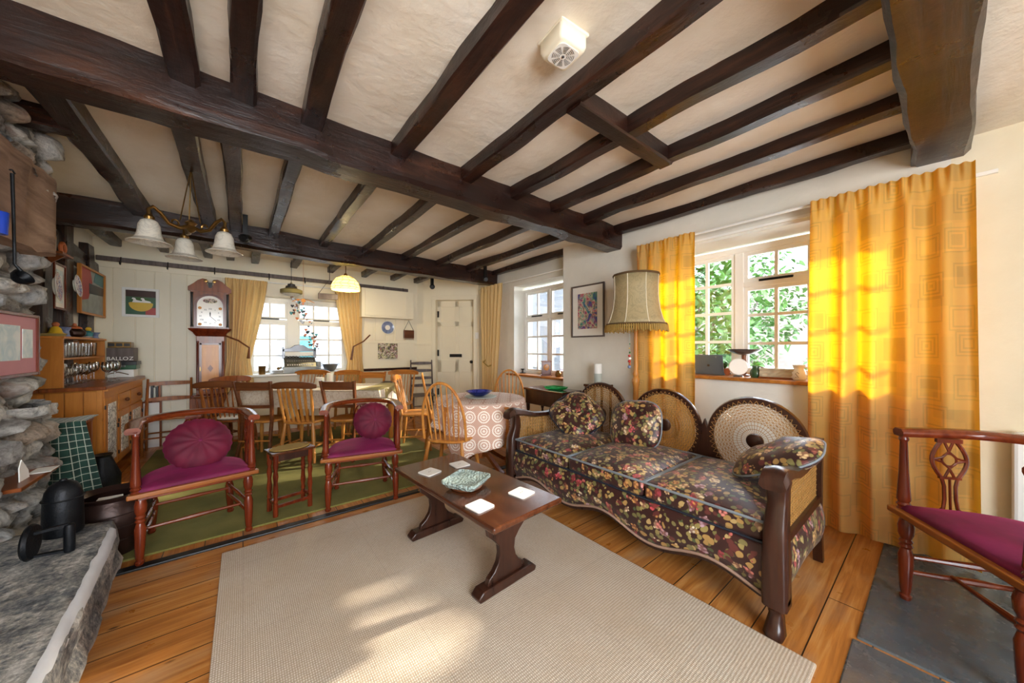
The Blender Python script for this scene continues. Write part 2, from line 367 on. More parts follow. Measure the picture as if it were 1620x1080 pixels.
def m_glass(name, tint=(1, 1, 1), gl=.06):
    t = NT(name); lw = t.n('Fresnel', {0: 1.45}).outputs[0]
    tr = t.n('BsdfTransparent', {0: tint + (1,)}); g = t.n('BsdfGlossy', {0: (1, 1, 1, 1), 1: .02})
    return t.done(t.n('MixShader', {0: t.math('ADD', t.math('MULTIPLY', lw, .8), gl * .3), 1: tr.outputs[0], 2: g.outputs[0]}))
M['pane'] = m_glass('window_glass'); M['crystal'] = m_glass('clear_glass', (.96, .975, .98), .25)
def real_glass(name, col, rough=.05, bump=0, tw=.85):
    t = NT(name); kw = {}
    if bump: kw['Normal'] = t.bump(t.n('TexVoronoi', {'Vector': t.co(), 'Scale': 70.0}).outputs[0], 1.0, bump)
    return t.done(t.bsdf(col, rough, Transmission_Weight=tw, IOR=1.45, **kw))
M['ice'] = real_glass('frosted_glass', 'd8f2ec', .1, .01, .5); M['blue_glass'] = real_glass('blue_glass', '3f52d8', .08); M['green_glass'] = real_glass('green_glass', '4fe08a', .1)
def m_shade(name, c, e=0.0, tr=.5, rough=.5):
    t = NT(name); nz = t.noise(t.co((1, 1, 1)), 9, 5, .6, 2.5)
    cc = t.mix(t.ramp(nz, [(.46, 0.0), (.52, .35), (.56, 0.0)]), lin(c), tuple(v * .45 for v in lin(c)[:3]) + (1,))
    kw = dict(Emission_Color=lin(c), Emission_Strength=e) if e else {}
    return t.done(t.n('MixShader', {0: tr, 1: t.bsdf(cc, rough, **kw).outputs[0], 2: t.n('BsdfTranslucent', {0: cc}).outputs[0]}))
M['parchment'] = m_shade('parchment_shade', 'cdbd92', 0, .4)
M['frost'] = m_shade('frosted_shade', 'e6e2d6', 0, .35, .2)
M['lit_shade'] = m_shade('lit_leaded_glass', 'e8d48c', .35, .3, .3)
M['bulb'] = NT('warm_bulb'); M['bulb'] = M['bulb'].done(M['bulb'].n('Emission', {0: lin('ffe2a0'), 1: 7.0}))
M['fringe'] = plain('gold_fringe', 'a88a48', .8, bump=.6); M['braid'] = plain('brown_braid', '5d4526', .8, bump=.5)
def m_lace():
    t = NT('lace_cloth'); uv = t.co(kind='UV'); v = t.n('TexVoronoi', {'Vector': uv, 'Scale': 8.0, 'Randomness': .0}).outputs[0]
    r = t.math('GREATER_THAN', t.math('SINE', t.math('MULTIPLY', v, 36.0)), -.15)
    ch = t.n('TexChecker', {0: uv, 3: 110.0}).outputs[1]; w = t.math('MAXIMUM', t.math('MULTIPLY', r, t.math('LESS_THAN', v, .46)), t.math('MULTIPLY', ch, .55))
    col = t.mix(w, lin('bd8468'), lin('f3e6da'))
    return t.done(t.bsdf(col, .8, Normal=t.bump(w, .4, .003)))
M['lace'] = m_lace()
def m_cloth():
    t = NT('cream_damask_cloth'); nz = t.noise(t.co((1, 1, 1)), 8, 3, .5, 3.0)
    return t.done(t.bsdf(t.ramp(nz, [(.45, 'd8cbb6'), (.5, 'bfa98e'), (.55, 'd8cbb6')]), .75, Normal=t.bump(nz, .3, .01)))
M['cloth'] = m_cloth()
M['olive_cloth'] = plain('olive_cloth', '9a8c56', .8, bump=.4)
def m_plaid():
    t = NT('green_plaid'); sx = t.n('SeparateXYZ', {0: t.co(kind='UV')})
    def st(a, f, th): return t.math('GREATER_THAN', t.math('SINE', t.math('MULTIPLY', a, f)), th)
    col = lin('1e463a'); col = t.mix(t.math('MULTIPLY', st(sx.outputs[0], 31, .2), .45), col, lin('10281f')); col = t.mix(t.math('MULTIPLY', st(sx.outputs[1], 31, .2), .45), col, lin('10281f'))
    col = t.mix(t.math('MULTIPLY', st(sx.outputs[0], 62, .95), .75), col, lin('c8cdb8')); col = t.mix(t.math('MULTIPLY', st(sx.outputs[1], 62, .95), .75), col, lin('c8cdb8'))
    return t.done(t.bsdf(col, .85, Sheen_Weight=.3))
M['plaid'] = m_plaid()
def m_art(name, stops, scale=6, dist=2.5, interp='LINEAR', seed=0):
    t = NT(name); nz = t.noise(t.co(loc=(seed, seed * 2, 0)), scale, 3, .5, dist)
    n2 = t.noise(t.co(loc=(seed + 7, 3, 2)), scale * 1.3, 2, .5, dist)
    return t.done(t.bsdf(t.mix(.5, t.ramp(nz, stops, interp), t.ramp(n2, stops[::-1] and [(p, c) for (p, _), (_, c) in zip(stops, stops[::-1])], interp)), .5))
M['art_a'] = m_art('abstract_print', [(.36, '2450a0'), (.44, '4a9a5c'), (.5, 'e0dccc'), (.55, 'c8404a'), (.62, '3a3f96')], 4.2)
M['art_b'] = m_art('watercolour', [(.3, 'e8eeee'), (.55, 'dfe9e8'), (.75, '8fbccb')], 5)
M['mosaic'] = m_art('black_red_print', [(.3, '191414'), (.45, '8c3048'), (.52, 'e8e2d0'), (.6, '20201c'), (.7, 'c8c890')], 14, 1, 'CONSTANT')
M['imari'] = m_art('painted_plate', [(.3, 'f0ece8'), (.45, 'e8e4e4'), (.52, '3a4a96'), (.62, 'e8e4e0'), (.7, 'b04a38')], 30, 1, 'CONSTANT')
M['lattice'] = m_art('white_fretwork_paper', [(.3, 'f0eee8'), (.44, '101014'), (.485, 'f8f6f2'), (.53, '141418'), (.57, 'f8f6f2')], 15, .6, 'CONSTANT')
M['leaf'] = plain('leaf_green', '37691c', .5, var=.4, nscale=3)
M['leaf2'] = plain('leaf_pale', '4e7434', .5, var=.4, nscale=3)
def m_brick():
    t = NT('red_brick'); b = t.n('TexBrick', {'Vector': t.co((1, 1, 1), (PI / 2, 0, PI / 2)), 'Color1': lin('643c3c'), 'Color2': lin('78504c'), 'Mortar': lin('85786f'), 'Scale': 1.0, 'Mortar Size': .01, 'Brick Width': .23, 'Row Height': .075})
    return t.done(t.bsdf(b.outputs[0], .85))
M['brick'] = m_brick()
M['glow_white'] = plain('pale_render', '85888c', .8)
M['ground'] = plain('paving', '5c5a54', .9)
def cloth(fn, nu, nv, name, m, parent=None, us=1.0, vs=1.0, solid=0, closed=False):
    vs_ = [fn(i / nu, j / nv) for i in range(nu + 1) for j in range(nv + 1)]
    fs = [(i * (nv + 1) + j, i * (nv + 1) + j + 1, (i + 1) * (nv + 1) + j + 1, (i + 1) * (nv + 1) + j) for i in range(nu) for j in range(nv)]
    me = bpy.data.meshes.new(name); me.from_pydata([tuple(v) for v in vs_], [], fs); me.update()
    uv = me.uv_layers.new(name='UVMap'); k = 0
    for i in range(nu):
        for j in range(nv):
            for a, b in ((i, j), (i, j + 1), (i + 1, j + 1), (i + 1, j)): uv.data[k].uv = (a / nu * us, b / nv * vs); k += 1
    me.polygons.foreach_set('use_smooth', [True] * len(me.polygons)); me.materials.append(m)
    o = bpy.data.objects.new(name, me); COL.objects.link(o)
    if parent: o.parent = parent
    if solid: md = o.modifiers.new('solid', 'SOLIDIFY'); md.thickness = solid; md.offset = 0
    return o
# ------------------------------------------------------------------ room shell
XW, YB, XL, ZC = 3.3, 6.25, -1.4, 2.57
struct(MB().box(-3, 3.3, -2.4, 2.80, -.1, 0).build('floor', M['planks'], smooth=0))
struct(MB().box(-3, 4.0, 2.86, 6.3, -.1, 0).build('floor', M['planks2'], smooth=0))
struct(MB().box(-3, 3.31, 2.80, 2.86, -.1, .012).build('trim_1', M['blackmetal'], smooth=0, bevel=.006), 'dark floor threshold strip across the room between the two floors')
s = MB()
for i, (x0, x1, y0, y1) in enumerate([(1.62, 2.05, -.75, .235), (2.07, 3.29, -.46, .225), (2.07, 3.29, -1.5, -.48), (.2, 1.60, -.8, .0), (.2, 2.05, -1.5, -.82)]):
    s.box(x0, x1, y0, y1, -.02, .008)
struct(s.build('floor', M['slate'], smooth=0, bevel=.006))
# ceiling
def ceil_fn(u, v):
    x, y = -3 + 7 * u, -2.4 + 8.85 * v
    return (x, y, ZC + .022 * noise.noise(Vector((x * 1.6, y * 1.1, 0))) + (-.10 if y < -.02 else 0))
cl = MB().grid(ceil_fn, 70, 90).build('ceiling', M['plaster']); struct(cl)
struct(MB().box(-3, 4, -2.4, 6.45, 2.66, 2.8).build('ceiling', M['plaster'], smooth=0))
# right wall with window_1, pier, alcove wall with window_2
def wall_open(name, axis, c0, c1, a0, a1, z0, z1, holes, m):
    """wall slab: constant-axis thickness c0..c1, running a0..a1, with holes (a0,a1,z0,z1)"""
    s = MB(); cuts = sorted(set([a0, a1] + [h[0] for h in holes] + [h[1] for h in holes]))
    for p, q in zip(cuts, cuts[1:]):
        zs = [(z0, z1)]
        for h in holes:
            if h[0] <= p + 1e-6 and h[1] >= q - 1e-6: zs = [(z0, h[2]), (h[3], z1)]
        for lo, hi in zs:
            if hi - lo < 1e-4: continue
            if axis == 'x': s.box(c0, c1, p, q, lo, hi)
            else: s.box(p, q, c0, c1, lo, hi)
    bmesh.ops.remove_doubles(s.b, verts=s.b.verts[:], dist=1e-4)
    return struct(s.build(name, m, smooth=0))
wall_open('wall_right', 'x', XW, 3.72, -2.4, -.04, -.05, 2.75, [], M['wall_near'])
wall_open('wall_right', 'x', XW, 3.72, -.04, 3.08, -.05, 2.75, [(.04, 1.74, .97, 2.2)], M['wall'])
wall_open('wall_right', 'x', 3.5, 3.9, 3.08, 5.43, -.05, 2.75, [(3.1, 4.36, .80, 2.26)], M['wall'])
# door wall (slanting) and back wall
a, b = Vector((2.60, 6.27, 0)), Vector((3.52, 5.41, 0)); dw = (b - a).normalized(); nw = Vector((dw.y, -dw.x, 0))  # nw points into the room? fixed below
if nw.dot(Vector((1.5, 3, 0)) - a) < 0: nw = -nw
L = (b - a).length
def dpt(t, off, z): return a + dw * t + nw * off + Vector((0, 0, z))
def slab(s, t0, t1, o0, o1, z0, z1):
    v = [s.b.verts.new(dpt(t, o, z)) for z in (z0, z1) for o in (o0, o1) for t in (t0, t1)]
    for f in ((0, 2, 3, 1), (4, 5, 7, 6), (0, 1, 5, 4), (2, 6, 7, 3), (0, 4, 6, 2), (1, 3, 7, 5)): s.b.faces.new([v[i] for i in f])
D0, D1, DZ = .40, 1.13, 2.16
s = MB(); slab(s, -.05, D0, 0, -.3, -.05, 2.75); slab(s, D1, L + .02, 0, -.3, -.05, 2.75); slab(s, D0, D1, 0, -.3, DZ, 2.75)
struct(s.build('wall_door_side', M['cream'], smooth=0))
dr = MB(); slab(dr, D0, D1, -.13, -.17, 0, DZ); d1 = dr.build('door_1', M['cream'], smooth=0); struct(d1, 'cream six-panelled door with a letter slot')
cw = (D1 - D0 - .1) / 2
fr = MB()
for t in (D0, D0 + .05 + cw - .02, D1 - .08): slab(fr, t, t + .08, -.115, -.131, .02, DZ - .01)
for z0, z1 in ((.02, .22), (.78, 1.02), (1.66, 1.76), (DZ - .12, DZ - .01)): slab(fr, D0, D1, -.115, -.131, z0, z1)
fr.build('door_panel', M['cream'], d1, smooth=0, bevel=.004)
s = MB(); slab(s, D0 + .24, D0 + .48, -.105, -.116, 1.07, 1.13); s.build('letter_slot', M['blackmetal'], d1, smooth=0, bevel=.004)
for z in (1.9, 1.15, .4):
    s = MB(); slab(s, D0 + .0, D0 + .03, -.10, -.13, z - .06, z + .06); s.build('hinge', M['blackmetal'], d1, smooth=0)
s = MB(); s.sphere(dpt(D1 - .06, -.08, .98), .03); s.build('door_knob', M['blackmetal'], d1)
s = MB(); slab(s, D0 - .07, D0, 0, .025, 0, DZ + .07); slab(s, D1, D1 + .07, 0, .025, 0, DZ + .07); slab(s, D0 - .07, D1 + .07, 0, .03, DZ, DZ + .09)
slab(s, -.02, D0 - .07, .0, .03, 1.3, 1.34)
struct(s.build('trim_2', M['cream'], smooth=0, bevel=.004), 'cream moulded frame round the door')
s = MB(); slab(s, D1 + .04, D1 + .10, .026, .036, 1.42, 1.54); o = s.build('light_switch', M['white'], smooth=0, bevel=.003); tag(o, 'small white light switch on the wall beside the panelled door', 'switch')
# back wall with window_3 (boards are surface pattern)
wall_open('wall_back', 'y', YB, 6.6, -1.5, 2.66, -.05, 2.75, [(.04, 1.43, .83, 2.03)], M['cream'])
s = MB(); x = XL
while x < -.02:
    w = .165 + .02 * math.sin(x * 9); s.box(x + .004, min(x + w, .03) - .004, YB - .016, YB + .01, .1, 2.3); x += w
struct(s.build('wall_back_boards', M['cream'], smooth=0, bevel=.004))
s = MB(); s.box(XL, .03, YB - .03, YB, 2.22, 2.32); s.box(XL, -.02, YB - .03, YB, 0, .12)
s.box(1.45, 2.6, YB - .02, YB, 1.33, 1.36); s.box(1.45, 2.6, YB - .03, YB, .0, .9)
for x in (1.50, 1.66, 1.84, 2.02, 2.2, 2.38): s.box(x, x + .15, YB - .014, YB, 1.38, 1.78)
struct(s.build('trim_3', M['cream'], smooth=0, bevel=.003), 'cream panelling and rails on the back wall')
s = MB(); s.box(1.5, 2.6, YB - .05, YB, .84, .885); struct(s.build('trim_4', M['dark'], smooth=0), 'dark narrow shelf rail low on the back wall')
s = MB(); s.bar((XL + .05, 6.14, 2.31), (2.4, 6.14, 2.31), .035, .055); struct(s.build('trim_5', M['grey_wood'], smooth=0, bevel=.006), 'long weathered batten with iron hooks under the ceiling')
for hi_, x in enumerate((-1.15, -.75, -.3, .3, .75, 1.15, 1.5, 1.95, 2.3)):
    tag(MB().tube([(x, 6.12, 2.34), (x, 6.105, 2.27), (x, 6.09, 2.245), (x, 6.065, 2.25), (x, 6.06, 2.28)], .006, 6).build('iron_hook', M['blackmetal']),
        ORD[hi_] + ' small iron hook along the batten, counting from the timber-studded wall', 'hook', 'iron hooks along the batten')
# left wall and timber studs
wall_open('wall_left', 'x', -1.6, XL, 3.3, 6.3, -.05, 2.75, [], M['wall'])
n_t = [6]
def timber(p0, p1, w, h, m, label, jit=.012, n=14, up=(0, 0, 1), name=None):
    p0, p1 = Vector(p0), Vector(p1); d = (p1 - p0).normalized(); up = Vector(up)
    if abs(d.dot(up)) > .95: up = Vector((0, 1, 0))
    sd = d.cross(up).normalized(); u = sd.cross(d); s = MB(); rings = []; seed = random.random() * 50; n = max(4, n)
    base = [(-1, -.82), (-.82, -1), (.82, -1), (1, -.82), (1, .2), (1, 1), (-1, 1), (-1, .2)]
    for i in range(n + 1):
        c = p0.lerp(p1, i / n); r = []
        cs = Vector((noise.noise(Vector((i * .3, seed, 0))), noise.noise(Vector((i * .3, seed, 9)))))
        for k, (a_, b_) in enumerate(base):
            j = jit * .7 * noise.noise(Vector((i * .7, k * 1.7, seed)))
            r.append(c + sd * (a_ * w / 2 + j + cs.x * jit) + u * (b_ * h / 2 + (j + cs.y * jit if b_ < 0.5 else 0)))
        rings.append(r)
    s.rings(rings); nm = 'trim_%d' % n_t[0]; n_t[0] += 1
    return struct(s.build(name or nm, m, smooth=24), label)
timber((-2.6, 2.3, 2.48), (3.4, 2.3, 2.48), .21, .27, M['beam_x'], 'dark oak main ceiling beam crossing the middle of the room', .02, 40)
timber((-2.2, 4.72, 2.46), (3.45, 4.86, 2.46), .2, .25, M['beam_x'], 'second dark oak ceiling beam in front of the dining area', .022, 36)
timber((1.0, .0, 2.50), (3.36, .005, 2.50), .22, .25, M['beam_x'], 'heavy worn dark oak beam end above the big gold curtain', .02, 16)
JL = 'dark oak ceiling joist running from the window side towards the main beam'
for x, w in ((.0 + .005, .095), (.30, .10), (.80, .10), (1.30, .10), (1.77, .09), (2.22, .085), (2.68, .085), (3.2, .09), (-.22, .11), (-.9, .11)):
    y0 = -.4 if x < 1 else .1
    timber((x, y0, 2.535), (x, 2.22, 2.535), w, .10, M['beam_y'], 'dark oak ceiling joist between the near beam and the main beam', .016, 16)
timber((1.33, 1.17, 2.53), (2.24, 1.15, 2.53), .10, .115, M['beam_x'], 'short dark oak trimmer between ceiling joists near the smoke alarm', .006, 6)
for x, w in ((-.74, .13), (-.27, .11), (-.06, .10), (.27, .09), (.77, .09), (1.27, .09), (1.79, .09), (2.32, .09), (2.86, .09), (3.38, .08)):
    timber((x, 2.36, 2.535), (x, 4.78, 2.535), w, .10, M['beam_y'], 'dark oak ceiling joist between the main beam and the second beam', .012, 14)
for x, w in ((-1.22, .10), (-.8, .09), (-.37, .09), (-.14, .09), (.14, .09), (.62, .09), (1.13, .09), (1.66, .09), (2.15, .09), (2.6, .09)):
    timber((x, 4.9, 2.53), (x, 6.27, 2.53), w, .09, M['beam_y'], 'dark oak ceiling joist beyond the second beam', .01, 10)
timber((-2.2, 3.12, 2.53), (-.76, 3.1, 2.53), .10, .11, M['beam_x'], 'short dark oak trimmer beside the stone chimney', .006, 6)
timber((-1.36, 4.78, .9), (-1.36, 4.78, 2.5), .09, .16, M['beam_z'], 'dark upright wall stud beside the stone chimney', .01)
timber((-1.36, 5.24, .9), (-1.36, 5.24, 2.45), .09, .18, M['beam_z'], 'dark upright wall stud between the two decorated plates', .01)
timber((-1.365, 5.9, .9), (-1.365, 5.9, 2.4), .07, .2, M['beam_z'], 'dark upright wall stud beside the cream boards', .01)
timber((-1.37, 4.6, 2.30), (-1.37, 6.2, 2.16), .06, .16, M['beam_y'], 'sloping dark wall plate above the framed pictures', .01)
# unseen rest of the room behind the camera, with a wide opening added for fill light
wall_open('wall_near', 'y', -2.4, -2.25, -3, 3.4, -.05, 2.75, [(-1.2, 1.0, .5, 2.3)], M['wall'])
wall_open('wall_left', 'x', -2.9, -2.75, -2.4, 1.0, -.05, 2.75, [], M['wall_near'])
wall_open('wall_left', 'x', -2.0, -1.85, 1.0, 3.3, -.05, 2.75, [], M['wall_near'])
wall_open('wall_left', 'y', .9, 1.0, -2.9, -1.85, -.05, 2.75, [], M['wall_near'])
# ------------------------------------------------------------------ stone chimney
PAL = [lin(c)[:3] for c in ('d3cec6', 'e8e4dc', 'bdb8b2', 'd8ccc0', 'a8a29c', 'f0ece4', 'cdb8a4', 'c6c8ca')]
def stone_surface(name, path, z0, z1, ds, keep=lambda p: True, amp=.10, sc=(4.6, 8.5)):
    """path: list of (x,y) points; outward normal to the right-hand side of travel"""
    pts = []
    for (x0, y0), (x1, y1) in zip(path, path[1:]):
        n = max(1, int(math.hypot(x1 - x0, y1 - y0) / ds))
        pts += [(x0 + (x1 - x0) * i / n, y0 + (y1 - y0) * i / n) for i in range(n)]
    pts.append(path[-1]); nz = int((z1 - z0) / ds)
    nrm = []
    for i in range(len(pts)):
        p, q = pts[max(0, i - 4)], pts[min(len(pts) - 1, i + 4)]; d = Vector((q[0] - p[0], q[1] - p[1], 0)).normalized(); nrm.append(Vector((d.y, -d.x, 0)))
    verts = []; cols = []
    for i, (x, y) in enumerate(pts):
        for j in range(nz + 1):
            z = z0 + (z1 - z0) * j / nz; sx = i * ds
            wob = noise.noise(Vector((sx * 3, z * 3, 4))) * .25
            q = Vector((sx * sc[0] + wob * .6, z * sc[1] + wob, 1.3))
            dd, pp = noise.voronoi(q, distance_metric='CHEBYCHEV') if False else noise.voronoi(q)
            e = min(1.0, (dd[1] - dd[0]) * 2.6); e = e * e * (3 - 2 * e)
            cid = noise.cell(pp[0] * 7.31); cid2 = noise.cell(pp[0] * 3.7 + Vector((3, 1, 2)))
            h = amp * (e * (.55 + .45 * cid2) - .35) + .022 * noise.fractal(Vector((x * 14, y * 14, z * 14)), 1, 2, 4) + .03 * noise.noise(Vector((sx * 2, z * 1.7, 2)))
            verts.append(Vector((x, y, z)) + nrm[i] * h)
            c = PAL[int(abs(cid) * 7.99) % 8]; k = .22 + .78 * min(1, e * 1.6); cols.append((c[0] * k, c[1] * k, c[2] * k, 1))
    m = nz + 1
    fs = [(i * m + j, i * m + j + 1, (i + 1) * m + j + 1, (i + 1) * m + j) for i in range(len(pts) - 1) for j in range(nz) if keep(verts[i * m + j])]
    me = bpy.data.meshes.new(name); me.from_pydata([tuple(v) for v in verts], [], fs); me.update()
    at_ = me.color_attributes.new('stone', 'FLOAT_COLOR', 'POINT')
    for k, c in enumerate(cols): at_.data[k].color = c
    me.polygons.foreach_set('use_smooth', [True] * len(me.polygons)); me.materials.append(M['stone'])
    o = bpy.data.objects.new(name, me); COL.objects.link(o); return struct(o)
stone_surface('wall_chimney', [(-1.04, 1.9), (-1.04, 2.6), (-1.04, 3.2), (-1.03, 3.56), (-1.06, 3.63), (-1.14, 3.66), (-1.45, 3.66)], 0.0, 2.62, .016)
stone_surface('wall_chimney', [(-1.85, 1.0), (-1.85, 1.9), (-1.04, 1.9)][::1], 0.0, 2.62, .03)
# lower outward step of stones at the chimney foot
stone_surface('wall_chimney', [(-.98, 2.1), (-.97, 3.0), (-.93, 3.45), (-.96, 3.60), (-1.08, 3.64), (-1.2, 3.64)], 0.0, .92, .016, amp=.12)
stone_surface('wall_chimney', [(-.93, 1.9), (-.93, 2.8), (-.92, 3.4), (-.95, 3.52), (-1.08, 3.56), (-1.3, 3.56)], 1.95, 2.62, .014, amp=.09, sc=(5, 9), keep=lambda p: p.z > 2.37 - (p.y - 2.85) * .47 + .03 * math.sin(p.y * 23))
# hearth slab
s = MB(); hp = [(-1.3, .9), (-.44, .9), (-.45, 1.6), (-.50, 2.2), (-.53, 2.6), (-.55, 2.86), (-.8, 2.93), (-1.3, 2.9)]
def hearth_mesh():
    s = MB(); N = []
    for (x0, y0), (x1, y1) in zip(hp, hp[1:] + hp[:1]):
        n = max(2, int(math.hypot(x1 - x0, y1 - y0) / .04)); N += [(x0 + (x1 - x0) * i / n, y0 + (y1 - y0) * i / n) for i in range(n)]
    cx, cy = -.9, 1.9; rings = []
    for k, (z, ins) in enumerate(((0, 0.0), (.06, -.012), (.12, .008), (.18, -.01), (.235, -.005), (.27, .0), (.292, .012), (.30, .03), (.302, .12), (.301, .25))):
        r = []
        for i, (x, y) in enumerate(N):
            j = .022 * noise.noise(Vector((x * 6, y * 6, z * 9))) + .012 * noise.noise(Vector((x * 20, y * 20, z * 22)))
            d = Vector((x - cx, (y - cy) * .5, 0)).normalized(); zz = z + (.006 * noise.noise(Vector((x * 7, y * 7, 3))) if z > .2 else 0)
            r.append(Vector((x, y, zz)) - d * (ins + j))
        rings.append(r)
    s.rings(rings); return s
hearth = struct(hearth_mesh().build('trim_40', M['hearth'], smooth=60), 'raised slate hearth slab with a rough edge whitened as if lit')
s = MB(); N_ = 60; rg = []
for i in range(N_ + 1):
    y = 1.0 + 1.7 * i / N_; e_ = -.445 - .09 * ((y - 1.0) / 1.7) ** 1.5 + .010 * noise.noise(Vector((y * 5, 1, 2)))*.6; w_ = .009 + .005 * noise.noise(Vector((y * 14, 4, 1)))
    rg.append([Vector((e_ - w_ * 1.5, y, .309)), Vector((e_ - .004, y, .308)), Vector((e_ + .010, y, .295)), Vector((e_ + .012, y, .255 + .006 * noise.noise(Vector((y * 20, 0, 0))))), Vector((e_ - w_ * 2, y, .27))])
struct(s.rings(rg).build('trim_47', plain('edge_light_paint', 'd2d4d8', .6, bump=.6), smooth=60), 'whitened nosing, painted light along the hearth slab edge')  # pale strip stands for light caught along the slab edge
# cask-like timber lintel set in the chimney with nail
timber((-1.0, 1.6, 2.04), (-1.0, 3.44, 2.04), .14, .48, M['cask'], 'big weathered timber lintel in the stone chimney', .05, 26)
# ------------------------------------------------------------------ windows
def casement(name, plane, axis, secs, label, xw=.05):
    """secs: list of dict(a0,a1,z0,z1,cols,rows,depth) sashes; all on one plane. axis 'x': a=Y ; axis 'y': a=X"""
    A0, A1 = min(q['a0'] for q in secs), max(q['a1'] for q in secs); Z0, Z1 = min(q['z0'] for q in secs), max(q['z1'] for q in secs)
    def bx(s, a0, a1, z0, z1, d0, d1):
        if axis == 'x': s.box(plane + d0, plane + d1, a0, a1, z0, z1)
        else: s.box(a0, a1, plane + d0, plane + d1, z0, z1)
    s = MB(); f = .055
    bx(s, A0 - f, A1 + f, Z0 - f, Z0, -.03, .06); bx(s, A0 - f, A1 + f, Z1, Z1 + f, -.03, .06); bx(s, A0 - f, A0, Z0, Z1, -.03, .06); bx(s, A1, A1 + f, Z0, Z1, -.03, .06)
    for a_ in sorted(set(q['a1'] for q in secs))[:-1]:
        nx = min([q['a0'] for q in secs if q['a0'] >= a_ - 1e-6]); bx(s, a_, nx, Z0, Z1, -.03, .06)
    for q in secs:
        if q['z1'] < Z1 - .02: bx(s, q['a0'], q['a1'], q['z1'], q['z1'] + .05, -.03, .06)
    w = s.build(name, M['white'], smooth=0, bevel=.004); struct(w, label)
    for q in secs:
        s = MB(); t = .032; a0, a1, z0, z1 = q['a0'], q['a1'], q['z0'], q['z1']
        bx(s, a0, a0 + t, z0, z1, -.015, .025); bx(s, a1 - t, a1, z0, z1, -.015, .025); bx(s, a0 + t, a1 - t, z0, z0 + t, -.015, .025); bx(s, a0 + t, a1 - t, z1 - t, z1, -.015, .025)
        for i in range(1, q['cols']):
            c = a0 + (a1 - a0) * i / q['cols']; bx(s, c - .013, c + .013, z0 + t, z1 - t, -.01, .02)
        for i in range(1, q['rows']):
            c = z0 + (z1 - z0) * i / q['rows']; bx(s, a0 + t, a1 - t, c - .013, c + .013, -.008, .018)
        sash = s.build('window_frame', M['white'], w, smooth=0)
        p = MB(); bx(p, a0 + .01, a1 - .01, z0 + .01, z1 - .01, .003, .006); p.build('pane', M['pane'], sash, smooth=0)
        if q.get('stay'):
            p = MB(); am = (a0 + a1) / 2; bx(p, am - .12, am + .12, z0 - .01, z0 + .01, -.035, -.02); p.build('window_stay', M['blackmetal'], sash, smooth=0)
    return w
S = lambda a0, a1, z0, z1, c, r, **k: dict(a0=a0, a1=a1, z0=z0, z1=z1, cols=c, rows=r, **k)
casement('window_1', 3.62, 'x', [S(1.19, 1.69, 1.035, 2.12, 2, 4), S(.64, 1.12, 1.85, 2.12, 2, 1, stay=1), S(.64, 1.12, 1.035, 1.80, 2, 3), S(.09, .57, 1.035, 2.12, 2, 4)], 'white small-paned window behind the gold curtains and sill ornaments')
casement('window_2', 3.74, 'x', [S(3.78, 4.30, 1.76, 2.16, 2, 1, stay=1), S(3.78, 4.30, .87, 1.71, 2, 3), S(3.16, 3.74, 1.76, 2.16, 2, 1, stay=1), S(3.16, 3.74, .87, 1.71, 2, 3)], 'pale grey-white window in the alcove beyond the framed print')
casement('window_3', 6.46, 'y', [S(.10, .55, 1.70, 1.97, 2, 1, stay=1), S(.10, .55, .87, 1.64, 2, 3), S(.69, 1.37, 1.70, 1.97, 3, 1, stay=1), S(.69, 1.37, .87, 1.64, 3, 3)], 'white small-paned window in the back wall behind the dining table')
def sill(name, x0, x1, y0, y1, z, m, label): struct(MB().box(x0, x1, y0, y1, z - .03, z).build(name, m, smooth=0, bevel=.006), label)
sill('trim_41', 3.25, 3.6, -.0, 1.80, 1.0, M['oak_x'], 'oak window sill under the window nearest the sofa')
sill('trim_42', 3.44, 3.72, 3.09, 4.50, .83, M['oak_x'], 'oak window sill in the alcove')
sill('trim_43', .0, 1.5, 6.1, 6.46, .86, M['white'], 'white window sill in the back wall')
struct(MB().box(3.28, 3.30, -.2, 1.95, 2.225, 2.245).tube([(3.2, -.12, 2.275), (3.2, 1.95, 2.275)], .011, 8).build('trim_44', M['white'], smooth=30), 'thin white curtain rail above the window nearest the sofa')
struct(MB().tube([(3.42, 3.1, 2.33), (3.42, 5.3, 2.33)], .011, 8).build('trim_45', M['white'], smooth=30), 'thin white curtain rail in the alcove')
struct(MB().tube([(-.15, 6.19, 2.22), (1.6, 6.19, 2.22)], .011, 8).build('trim_46', M['white'], smooth=30), 'thin white curtain rail above the back window')
